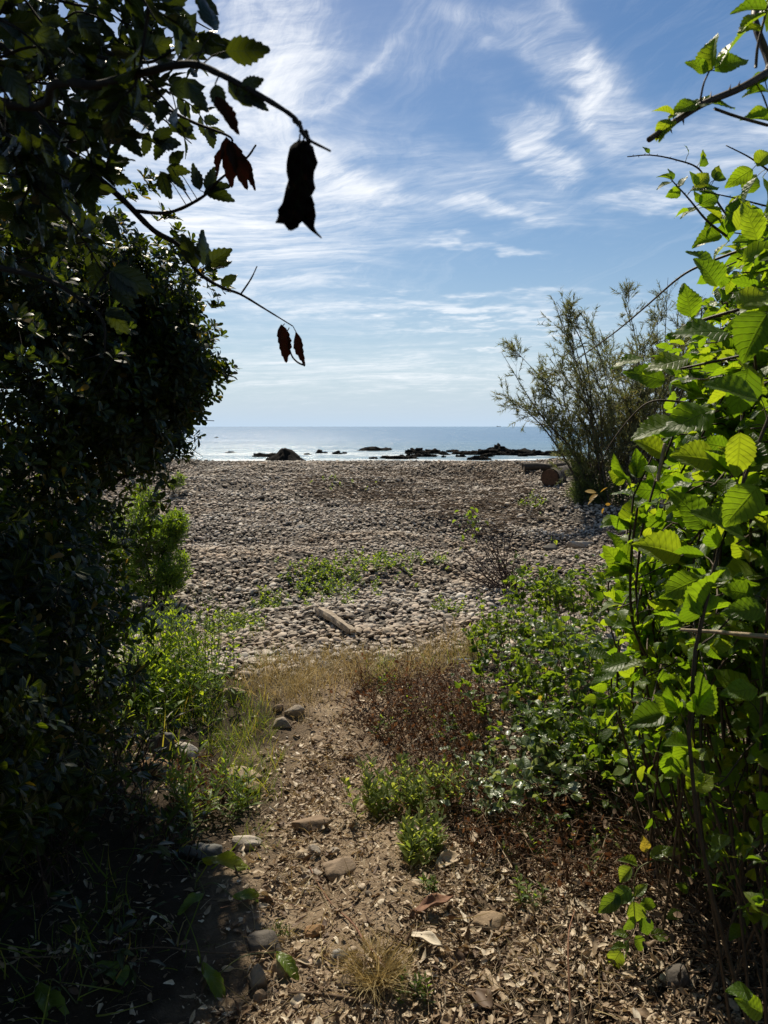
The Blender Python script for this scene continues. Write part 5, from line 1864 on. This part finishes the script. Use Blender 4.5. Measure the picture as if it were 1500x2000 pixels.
# --- brambles and saplings of the right-hand undergrowth
def bush(name, label, cat, px, py, wpx, hpx, n, leaf, mat=M_undergrowth, parts=60, three=.7, dep=.35, lean=.3, stem=M_cane, lo=T_bramble_lo, hi=T_bramble_hi, leafy=.95, start=.3, group=None):
    b0 = G(px, py)
    d = depth_of(b0)
    W_, H_ = wpx * d / FPX / 2, hpx * d / FPX
    t = thing(name, label, cat, b0, group)
    bag = Bag()
    for q in range(n):
        x, y = b0[0] + W_ * rng.uniform(-.75, .75), b0[1] + dep * rng.uniform(-1, 1)
        b = np.array([x, y, (hq(x, y))])
        H = H_ * rng.uniform(.45, 1.05)
        e = b + np.array([rng.normal() * lean * H, rng.normal() * lean * H - .1 * H, H])
        m_ = (b + e) / 2 + np.array([0, 0, H * .22]) + rng.normal(size=3) * .03
        mb = MB()
        n0 = len(bag.p)
        cane([b, m_, e], .0028, .0011, bag, mb, leaf * rng.uniform(.8, 1.15), start, leaf * .8, False, 4, three, 5, leafy)
        bag.own(n0, len(bag.p), mb.build('stem', stem, t))
    leaves_out(bag, t, lo, mat, parts, hi)
    return t


bush('bramble_bush', 'low leafy bramble at the edge of the pebbles beside the dark bare twigs', 'bramble', 1060, 1235, 180, 140, 34, .062, parts=70)
bush('bramble_bush', 'leafy bramble in front of the long pale boulder', 'bramble', 1150, 1240, 160, 150, 30, .065, parts=70)
bush('bramble_bush', 'small-leaved yellowish green bush at the outer edge of the undergrowth', 'bush', 960, 1290, 110, 110, 26, .042, M_herb, 50)
bush('bramble_bush', 'bramble low in the middle of the undergrowth below the boulder', 'bramble', 1090, 1340, 200, 130, 36, .062, parts=80)
bush('bramble_bush', 'darker leafy bush right above the brown dead fern pile', 'bush', 985, 1390, 170, 130, 34, .050, parts=70)
bush('bramble_bush', 'bramble with drooping leaves between undergrowth and the tall thicket', 'bramble', 1190, 1440, 180, 190, 32, .066, parts=80)
bush('bramble_bush', 'dense low bramble at the foot of the tall thicket', 'bramble', 1110, 1450, 190, 110, 30, .052, parts=70)
bush('bramble_bush', 'bramble spilling from the tall thicket over the dead ferns', 'bramble', 1260, 1560, 220, 170, 32, .055, parts=70, dep=.25)
bush('bramble_bush', 'leafy bramble spilling over the dead ferns above the shiny plant', 'bramble', 1040, 1470, 190, 110, 34, .05, parts=60)
bush('bramble_bush', 'leafy green bramble right of the shiny plant under the drooping leaves', 'bramble', 1190, 1520, 170, 130, 34, .055, parts=60)
bush('shiny_leaf_plant', 'low plant with pale shiny leaves that catch the sun in the middle right', 'plant', 1050, 1565, 200, 100, 36, .055, M_shiny, parts=80, dep=.2, lean=.5)
bush('shiny_leaf_plant', 'small plant with folded green leaves left of the pale shiny one', 'plant', 935, 1590, 90, 46, 9, .045, M_shiny, parts=24, dep=.08, lean=.5)
bush('bramble_bush', 'few pale leaves on thin stalks above the hanging bramble shoot', 'plant', 1120, 1600, 110, 60, 9, .040, parts=24, dep=.1, lean=.5)
bush('bramble_bush', 'sparse green shoots in the shade at the foot of the tall thicket', 'bramble', 1400, 1720, 200, 150, 20, .035, parts=40, dep=.25)
bush('bramble_bush', 'pale green weeds half buried in the dead fern pile', 'plant', 905, 1475, 110, 50, 9, .035, parts=24, dep=.12, lean=.5)

bush('bramble_bush', 'broad-leaved shoots rising between the dense low bramble and the shiny plants', 'bramble', 1150, 1530, 160, 110, 24, .045, parts=50, dep=.2, lean=.45)
bush('bramble_bush', 'bramble leaves in half shade above the fern slope, below the drooping ones', 'bramble', 1330, 1620, 200, 170, 28, .042, parts=50, dep=.25, lean=.4)
bush('bramble_bush', 'leafy bramble between the dark bare twigs and the small-leaved bush', 'bramble', 1020, 1290, 150, 120, 26, .05, parts=50)
M_shadeleaf = leaf_mat('shade_weed_leaf', [(0.0, (0.02, 0.035, 0.012)), (1.0, (0.045, 0.07, 0.02))], (2.0, 2.0, 0.6), .35, .45)  # leaf greens darkened, deep shade put into the colour
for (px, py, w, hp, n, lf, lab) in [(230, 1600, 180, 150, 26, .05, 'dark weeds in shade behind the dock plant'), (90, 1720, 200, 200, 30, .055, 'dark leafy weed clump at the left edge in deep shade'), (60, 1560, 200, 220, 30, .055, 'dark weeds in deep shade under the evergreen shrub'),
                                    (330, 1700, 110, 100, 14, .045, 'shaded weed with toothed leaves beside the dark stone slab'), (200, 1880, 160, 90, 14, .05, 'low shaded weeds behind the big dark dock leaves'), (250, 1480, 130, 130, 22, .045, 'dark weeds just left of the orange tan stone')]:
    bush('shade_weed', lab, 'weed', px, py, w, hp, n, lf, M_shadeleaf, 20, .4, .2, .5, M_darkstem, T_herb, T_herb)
# the hanging bramble shoot in front of the litter
hb = G(1290, 1760)
hs = thing('bramble_shoot', 'slender bramble shoot with bright fresh leaves hanging over the leaf litter', 'bramble', hb)
bag, mb = Bag(), MB()
dh = depth_of(hb) - .25
c = catmull([P(1330, 1700, dh + .12), P(1290, 1680, dh), P(1245, 1700, dh - .02), P(1238, 1760, dh - .03), P(1240, 1810, dh - .03), P(1225, 1850, dh - .03), P(1240, 1890, dh - .04), P(1235, 1950, dh - .05)], 6)
mb.tube(c, .0022, .001, 5)
mb.tube(catmull([hb, hb + np.array([.02, .05, .12]), P(1330, 1700, dh + .12)], 5), .003, .0022, 5)
mb.build('cane', M_canegreen, hs)
for (px, py, ang, L, tilt) in [(1245, 1690, 150, 40, .6), (1270, 1675, 30, 50, .5), (1262, 1665, 100, 34, .3), (1300, 1670, 15, 40, .6), (1235, 1695, -130, 44, .3), (1232, 1735, -150, 52, .3), (1210, 1748, -140, 56, .2), (1240, 1750, 40, 36, .5), (1238, 1760, -80, 50, .2), (1250, 1765, -10, 42, .3), (1255, 1790, -70, 50, .2), (1238, 1790, -110, 44, .3),
                               (1240, 1750, -160, 40, .4), (1228, 1825, 170, 34, .6), (1240, 1828, -60, 42, .4), (1270, 1825, -5, 42, .7), (1230, 1835, -105, 50, .9), (1212, 1855, -115, 56, .2), (1222, 1850, 170, 30, .6), (1245, 1885, -100, 44, .8), (1250, 1890, 0, 36, .8), (1250, 1905, -110, 34, .4), (1236, 1955, -110, 50, .2), (1330, 1780, 200, 34, .3), (1345, 1740, 150, 30, .4)]:
    a = R(ang)
    nn = unit(np.array([0.0, -1, 0.25]) * (1 - tilt) + np.array([-.3, .2, 1.0]) * tilt + .15 * rng.normal(size=3))
    bag.add(P(px, py, dh - .03), (math.cos(a), .15 * rng.normal(), math.sin(a)), nn, L * dh / FPX * .95)
leaves_out(bag, hs, T_bramble_lo, M_undergrowth, 30, T_bramble_hi, aspect=(.75, 1.0))

# dark bare twigs with a few young leaves, in front of the pebbles
bt = G(1000, 1155)
dt = depth_of(bt)
bare = thing('bare_shrub', 'spray of dark leafless twigs standing against the pebbles', 'shrub', bt)
bag = Bag()
for (ex, ey) in [(880, 1052), (895, 1085), (868, 1100), (912, 992), (925, 1030), (940, 1018), (905, 1060), (955, 1040), (970, 1030), (985, 1052), (1000, 1040), (930, 1090), (890, 1120), (860, 1128), (950, 1075), (1015, 1060), (1030, 1080), (915, 1120)]:
    mb = MB()
    e = P(ex, ey, dt + rng.uniform(-.25, .25))
    b = bt + np.array([rng.uniform(-.12, .12), rng.uniform(-.1, .1), -.02])
    c = catmull([b, b + (e - b) * .45 + np.array([-.02, 0, -.02]) + rng.normal(size=3) * .02, e], 7)
    mb.tube(c, .009, .0028, 5)
    for q in range(5):
        i = rng.integers(4, len(c) - 2)
        e2 = c[i] + unit(c[i + 1] - c[i] + .5 * rng.normal(size=3)) * rng.uniform(.08, .22)
        mb.tube([c[i], (c[i] + e2) / 2, e2], .004, .002, 4)
    mb.build('stem', M_darkstem, bare)
for (px, py) in [(912, 992), (906, 1002), (918, 1008), (926, 1020), (936, 1012), (920, 1030), (900, 1010), (930, 1045), (1075, 1050), (990, 1100), (905, 1060)]:
    for q in range(3):
        bramble_leaf(bag, None, P(px + rng.uniform(-6, 6), py + rng.uniform(-6, 6), dt), rng.normal(size=3), .055, False)
leaves_out(bag, bare, T_bramble_lo, M_herb, 20, T_bramble_hi)

# yellowing sapling leaves beside the tall bramble
yl = G(1180, 1130)
ysap = thing('yellow_sapling', 'thin sapling with a few yellowed leaves beside the tall bramble', 'sapling', yl)
mb = MB()
dy_ = depth_of(yl)
mb.tube(catmull([yl, P(1195, 1060, dy_), P(1180, 990, dy_), P(1165, 960, dy_)], 6), .004, .0016, 5)
mb.build('stem', M_darkstem, ysap)
M_yellow = leaf_mat('yellow_leaf', [(0, (.42, .26, .05)), (1, (.5, .36, .09))], (1.2, 1.0, .4), .45, .45)
bag = Bag()
for (px, py, a, L) in [(1165, 962, 170, 28), (1168, 966, 200, 24), (1172, 962, 40, 22), (1160, 975, -150, 20), (1182, 985, 0, 14), (1180, 992, -120, 15)]:
    bag.add(P(px, py, dy_), (math.cos(R(a)), .1, math.sin(R(a))), unit(np.array([0, -.3, .8]) + .4 * rng.normal(size=3)), L * .8 * dy_ / FPX)
leaves_out(bag, ysap, T_small, M_yellow, 20)


# --- brown heaps of dead fern and stalks
def dead_heap(name, label, poly, n, hmax, seed, mat=M_bracken):
    bag, mb = Bag(), MB()
    for p in pix_area(poly, n):
        hh = hmax * rng.uniform(.3, 1)
        d = unit(np.array([rng.normal(), rng.normal(), rng.uniform(.1, 1.3)]))
        e = p + d * hh * 1.6
        e[2] = max(e[2], (hq(e[0], e[1])) + .01)
        m_ = (p + e) / 2 + rng.normal(size=3) * .02 + np.array([0, 0, .03])
        c = catmull([p, m_, e], 4)
        mb.tube(c, .0024, .0010, 3)
        for k in range(5):
            q = c[rng.integers(1, len(c))]
            bag.add(q + rng.normal(size=3) * .012, unit(rng.normal(size=3) + np.array([0, 0, -.3])), rng.normal(size=3), rng.uniform(.010, .032))
    M = bag.mats((.6, 1.2))
    V, F, U, Rn, _ = joined(T_small + T_lance, M, rng.integers(0, 4, len(M)), rng.uniform(0, 1, len(M)))
    v, f = mb.arrays()
    V2, F2 = np.vstack([V, v]), np.vstack([F, f + len(V)])
    o = link(name, mesh(name, V2, F2, mat, np.vstack([U, np.full((len(v), 2), .3)]), np.concatenate([Rn, np.repeat(rng.uniform(.2, .95, n), len(v) // n + 1)[:len(v)]])))
    tag(o, label, 'dead fern', None, 'stuff')


dead_heap('dead_ferns', 'reddish brown heap of dead ferns at the right of the path', [(690, 1330), (790, 1310), (900, 1320), (960, 1420), (930, 1480), (760, 1470), (690, 1420)], 620, .16, 1)
dead_heap('dead_fern_slope', 'brown dead fern stalks on the slope below the shiny-leaved plants', [(740, 1470), (900, 1480), (1020, 1560), (1180, 1560), (1300, 1620), (1330, 1780), (1180, 1760), (1000, 1720), (880, 1660), (760, 1560)], 560, .14, 2)
dead_heap('dead_fern_patch', 'rusty dead fern patch beside the orange tan stone', [(340, 1500), (430, 1500), (420, 1600), (330, 1600)], 80, .07, 3)
dead_heap('dead_stalks', 'dark dead stalks under the tall bramble', [(1180, 1470), (1500, 1560), (1500, 1900), (1400, 1960), (1320, 1800), (1200, 1600)], 520, .26, 4, M_twig)

for (px, py, n, sx, lab) in [(760, 1360, 7, .12, 'few green shoots growing through the near side of the reddish fern heap'), (850, 1400, 8, .12, 'few green shoots growing through the middle of the reddish fern heap'), (1090, 1650, 9, .15, 'small green shoots on the brown fern slope'), (960, 1530, 8, .12, 'small green shoots above the folded-leaf plant'), (1180, 1680, 8, .12, 'green shoots on the fern slope beside the pale straight stalk')]:
    herb('green_shoots', lab, 'weed', around(px, py, n, sx, sx), .06, .16, .04, 8, T_herb, M_herb, 20)
# --- fallen leaves
T_litter = [leaf_t(4, 1, w, pr, 0, b, 0, 0, 6, wv, ro) for w, pr, b, wv, ro in ((.34, 'lance', .15, .02, .9), (.42, 'ovate', -.2, .05, .5), (.26, 'lance', .3, 0, 1.3), (.5, 'oval', .1, .08, .4), (.36, 'lance', -.3, .05, 1.6), (.44, 'ovate', .35, .06, .8))]


def litter(n, fn):
    pos, d, nn, s = [], [], [], []
    while len(pos) < n:
        x, y = fn()
        t = rng.normal(0, .55, 2)
        a = rng.uniform(0, 6.283)
        pos.append((x, y, (hq(x, y)) + abs(rng.normal(0, .008)) + .004))
        d.append((math.cos(a), math.sin(a), t[0] * .7))
        nn.append((t[0], t[1], 1 if rng.uniform() < .7 else -1))
        s.append((.008 + .050 * rng.beta(1.0, 2.4)) * (1.3 if rng.uniform() < .08 else 1))
    return frames(pos, d, nn, s)


_gx, _gy = np.meshgrid(np.arange(-1.6, 2.3, .02), np.arange(1.2, 5.5, .02), indexing='ij')
_n3, _n2 = vnoise(_gx * 3, _gy * 3, 0, 4), vnoise(_gx * 2.3, _gy * 2.3, 0, 14)


def litter_spot():
    while True:
        y = 1.35 + 3.9 * rng.uniform() ** 1.25
        x = rng.uniform(-1.5, 2.2) if rng.uniform() < .5 else rng.uniform(-.4, 1.4)
        edge = -.02 + .10 * math.sin(y * 2.1)
        bare_p = 0.45 if abs(x - edge) < .22 and _n3[int((x + 1.6) / .02), int((y - 1.2) / .02)] < .15 else 0.0
        if y > 4.2 and rng.uniform() < .6:
            continue
        if x < -.55 and rng.uniform() < .72:
            continue
        if rng.uniform() < bare_p:
            continue
        if _n2[int((x + 1.6) / .02), int((y - 1.2) / .02)] < -0.35 and rng.uniform() < .6:
            continue
        return x, y


ML = litter(46000, litter_spot)
il = rng.integers(0, len(T_litter), len(ML))
T_litter_hi = [leaf_t(8, 2, w, pr, 0, b, .04, 0, 6, wv, ro) for w, pr, b, wv, ro in ((.34, 'lance', .15, .02, .9), (.42, 'ovate', -.2, .05, .5), (.26, 'lance', .3, 0, 1.3), (.5, 'oval', .1, .08, .4), (.36, 'lance', -.3, .05, 1.6), (.44, 'ovate', .35, .06, .8))]
lm = [mesh('fallen_leaf', t[0], t[1], M_deadleaf, t[2]) for t in T_litter_hi]
pk = pick_visible(T_litter, ML, il, np.zeros(len(ML)), 300, np.linalg.norm(ML[:, :3, 0], axis=1))
first = {}
for k in pk:
    o = link('fallen_leaf', lm[il[k]], None, None, ML[k])
    first.setdefault(int(il[k]), o)
    tag(o, 'dry curled tan leaf lying in the leaf litter of the near path', 'fallen leaf', 'larger fallen leaves on the near path')
keep = np.ones(len(ML), bool)
keep[pk] = False
gn_field('leaf_litter', [first[q] for q in sorted(first)], ML[keep], rng.integers(0, len(first), int(keep.sum())), 'dry tan and brown fallen leaves carpeting the path', 'leaf litter')
# crumbs of bark and short bits of twig between them
mb = MB()
for _ in range(2600):
    x, y = litter_spot()
    a = rng.uniform(0, 6.283)
    L = rng.uniform(.015, .09)
    z = (hq(x, y)) + .006
    e = np.array([x + L * math.cos(a), y + L * math.sin(a), 0]); e[2] = (hq(e[0], e[1])) + rng.uniform(.004, .02)
    mb.tube([(x, y, z), ((x + e[0]) / 2, (y + e[1]) / 2 + .004, z + .004), e], rng.uniform(.0008, .0022), .0008, 3)
tag(mb.build('twig_debris', M_twig), 'broken bits of twig scattered through the leaf litter', 'twig litter', None, 'stuff')
mb = MB()
for _ in range(2600):
    x, y = litter_spot()
    a = rng.uniform(0, 6.283)
    L = rng.uniform(.02, .13)
    z = hq(x, y) + .008
    e = np.array([x + L * math.cos(a), y + L * math.sin(a), 0]); e[2] = hq(e[0], e[1]) + rng.uniform(.004, .03)
    mb.tube([(x, y, z), ((x + e[0]) / 2 + .004, (y + e[1]) / 2, (z + e[2]) / 2 + .008), e], rng.uniform(.0006, .0016), .0006, 3)
tag(mb.build('straw_debris', M_paletwig), 'pale dry stalks strewn through the leaf litter', 'straw litter', None, 'stuff')
# small stones in the path
sx_, sy_ = [], []
for p in pix_area([(520, 1420), (680, 1400), (720, 1560), (720, 1960), (480, 1980), (520, 1700)], 150):
    sx_.append(p[0]); sy_.append(p[1])
ms = lay_pebbles(np.array(sx_), np.array(sy_), rng.uniform(.004, .017, len(sx_)), 0)
V, F, U, Rn, _ = joined(pn, ms, rng.integers(0, 5, len(ms)), rng.uniform(0, 1, len(ms)))
tag(link('path_gravel', mesh('path_gravel', V, F, M_pebble, U, Rn)), 'small gravel scattered on the bare earth of the path', 'gravel', None, 'stuff')


# --- sticks
def stick(name, pix, r0, r1, mat, label, lift=.012, cat='stick', sides=6, raised=None):
    pts = []
    for k, (px, py) in enumerate(pix):
        p = G(px, py)
        z = lift if raised is None else raised[k]
        pts.append(p + np.array([0, 0, z]))
    mb = MB()
    mb.tube(catmull(pts, 6), r0, r1, sides, .08)
    tag(mb.build(name, mat), label, cat)


stick('twig', [(598, 1690), (640, 1765), (690, 1815), (712, 1850), (758, 1905)], .0022, .0045, M_redtwig, 'long reddish twig lying diagonally down the middle of the path', .018, 'twig')
stick('stick', [(948, 1902), (968, 1935), (990, 1968)], .009, .010, M_paletwig, 'thick pale stick in the leaf litter at the bottom of the picture')
stick('stick', [(562, 1946), (630, 1950), (702, 1962)], .0045, .006, M_twig, 'dark stick lying across the path below the half buried stone')
stick('twig', [(-20, 1890), (140, 1885), (300, 1868), (430, 1880), (535, 1876)], .0022, .0018, M_twig, 'very long thin stalk lying across the shaded ground into the sun', .03, 'twig')
stick('twig', [(858, 1908), (930, 1950), (1010, 1988), (1090, 1996)], .0025, .003, M_twig, 'thin dark twig slanting through the litter beside the thick pale stick', .012, 'twig')
stick('stick', [(1326, 1922), (1312, 1955), (1298, 1985)], .006, .005, M_paletwig, 'short pale stick below the dark boulder under the bramble')
stick('stalk', [(1222, 1520), (1205, 1600), (1170, 1695)], .0032, .0042, M_paletwig, 'pale straight stalk leaning over the dead fern slope', 0, 'stalk', 6, [.16, .1, .02])
stick('twig', [(1290, 1755), (1345, 1795), (1400, 1850)], .004, .0025, M_paletwig, 'pale bent twig in the shade beside the hanging bramble shoot', .05, 'twig')
stick('twig', [(720, 1530), (755, 1580), (762, 1640)], .0016, .0025, M_twig, 'thin twig lying along the weed cluster beside the path', .02, 'twig')
stick('twig', [(1115, 1995), (1108, 1900), (1122, 1790)], .0032, .0018, M_redtwig, 'upright dark red stalk in the litter near the hanging bramble shoot', 0, 'stalk', 5, [0, .1, .02])
stick('twig', [(700, 1460), (650, 1420), (620, 1375)], .0014, .002, M_paletwig, 'fine pale stalk lying on the path below the dry grass', .015, 'twig')
stick('twig', [(520, 1735), (560, 1700), (575, 1670)], .0025, .0014, M_twig, 'short dark twig between the dock leaf and the path stones', .02, 'twig')
stick('twig', [(835, 1850), (790, 1840), (735, 1822)], .0035, .003, M_twig, 'short thick twig piece above the straw tuft', .012, 'twig')
stick('twig', [(1000, 1720), (960, 1650), (935, 1600)], .002, .0013, M_paletwig, 'fine pale stem in the dead ferns above the little weed', .05, 'twig')
stick('twig', [(430, 1785), (520, 1765), (600, 1790)], .0016, .001, M_redtwig, 'thin red stem across the path edge below the dock plant', .02, 'twig')
stick('twig', [(1230, 1450), (1150, 1455), (1060, 1448)], .0016, .0014, M_canegreen, 'thin green runner above the shiny-leaved plant', .12, 'twig')


# --- pieces of bark and big dead leaves
def bark_piece(px, py, ang, L, w, mat, label, name='bark_piece', roll=1.0, tilt=.3):
    tv, tf, tu = leaf_t(10, 3, w, 'oval', 0, .12, .05, 0, 6, .05, roll)
    p = G(px, py)
    d = depth_of(p)
    M = frames([p + np.array([0, 0, .02])], [(math.cos(R(ang)), math.sin(R(ang)), .12)], [(rng.normal() * tilt, rng.normal() * tilt - .2, 1)], [L * d / FPX])[0]
    o = link(name, mesh(name, tv, tf, mat, tu), None, None, M)
    m = o.modifiers.new('thickness', 'SOLIDIFY'); m.thickness = .02
    tag(o, label, 'bark' if name == 'bark_piece' else 'leaf')


bark_piece(812, 1945, 100, 110, .34, M_drift, 'greyish split piece of bark standing beside the straw tuft')
bark_piece(850, 1705, 40, 70, .5, M_deadleaf, 'big curled tan dead leaf on the slope at the right of the weeds', 'dead_leaf')
bark_piece(800, 1800, 35, 110, .28, M_redtwig, 'long reddish brown curled bark strip on the path slope')
bark_piece(925, 1660, 85, 60, .26, M_drift, 'grey bark strip upright among the dead ferns')
bark_piece(960, 1985, 120, 60, .7, M_deadleaf, 'broad pale dead leaf beside the thick pale stick', 'dead_leaf')
bark_piece(800, 1835, -30, 70, .4, M_deadleaf, 'pale rolled dead leaf above the greyish bark', 'dead_leaf')

# --- wrack and splinters of wood on the shingle
mb = MB()
for p in pix_area([(560, 930), (760, 915), (1010, 930), (1060, 1000), (960, 1060), (820, 1000), (640, 985)], 800):
    a = rng.uniform(-.9, .9) + (math.pi if rng.uniform() < .5 else 0)
    L = rng.uniform(.06, .32)
    p[2] += .045
    e = p + L * np.array([math.cos(a), math.sin(a), rng.uniform(-.05, .12)])
    mb.tube([p, (p + e) / 2 + rng.normal(size=3) * .01, e], rng.uniform(.003, .009), .003, 4)
tag(mb.build('driftwood_debris', M_twig), 'brown splinters of driftwood and wrack strewn over the upper beach', 'driftwood litter', None, 'stuff')

# --- straw tuft
tufto = Bag()
tc_ = G(735, 1905)
for _ in range(560):
    a = rng.uniform(0, 6.283)
    r = .045 * rng.uniform()
    b = np.array([tc_[0] + r * math.cos(a), tc_[1] + r * math.sin(a), tc_[2]])
    tufto.add(b, unit(np.array([math.cos(a) + .4 * rng.normal(), math.sin(a) + .4 * rng.normal(), rng.uniform(.15, 1.0)])), rng.normal(size=3), rng.uniform(.05, .15))
M = tufto.mats()
V, F, U, Rn, _ = joined([blade_t(4, b, .028) for b in (.2, .6, 1.0, 1.5)], M, rng.integers(0, 4, len(M)), rng.uniform(.5, 1, len(M)))
tag(link('straw_tuft', mesh('straw_tuft', V, F, M_straw, U, Rn)), 'pale dry straw tuft at the bottom of the path', 'grass tuft')

# --- dock plants with big wavy leaves in the shade
T_dock = [leaf_t(14, 2, .34, 'oval', .5, .25, .05, 0, 6, .08), leaf_t(14, 2, .40, 'oval', .4, .4, .05, 0, 6, .06)]
dmesh = [mesh('leaf', t[0], t[1], M_dock, t[2]) for t in T_dock]


def dock(label, px, py, lv):
    b = G(px, py)
    t = thing('dock_plant', label, 'plant', b)
    mb = MB()
    for k, (ax_, ay_, bx_, by_, lift0, lift1) in enumerate(lv):
        a, e = G(ax_, ay_) + np.array([0, 0, lift0]), G(bx_, by_) + np.array([0, 0, lift1])
        mb.tube(catmull([b, (a + b) / 2 + np.array([0, 0, .04]), a], 4), .002, .0015, 4)
        M = frames([a], [e - a], [(0.1, -.4, 1)], [np.linalg.norm(e - a)])[0]
        link('leaf', dmesh[k % 2], t, b, M)
    mb.build('stalk', M_canegreen, t)


dock('dock with a long yellow green wavy leaf reaching into the sun at the shadow edge', 380, 1740, [(396, 1706, 482, 1706, .05, .05), (455, 1768, 520, 1758, .03, .03), (400, 1760, 350, 1790, .03, .03)])
dock('dock with big dark leaves in deep shade at the bottom left', 150, 1960, [(70, 1940, 130, 2010, .03, .02), (190, 1900, 270, 1930, .03, .03)])
dock('dock with a drooping leaf beside the stones at the shadow edge', 400, 1930, [(395, 1905, 440, 1960, .04, .02), (540, 1890, 580, 1920, .05, .04)])
from collections import Counter
_c = Counter()
for m in bpy.data.meshes:
    _c[m.name.split('.')[0]] += len(m.loops) - 2 * len(m.polygons)
print(_c.most_common(14))
print('TOTAL TRIS', sum(sum(len(p.vertices) - 2 for p in m.polygons) if len(m.polygons) < 50 else len(m.loops) - 2 * len(m.polygons) for m in bpy.data.meshes), 'objects', len(scene.objects))
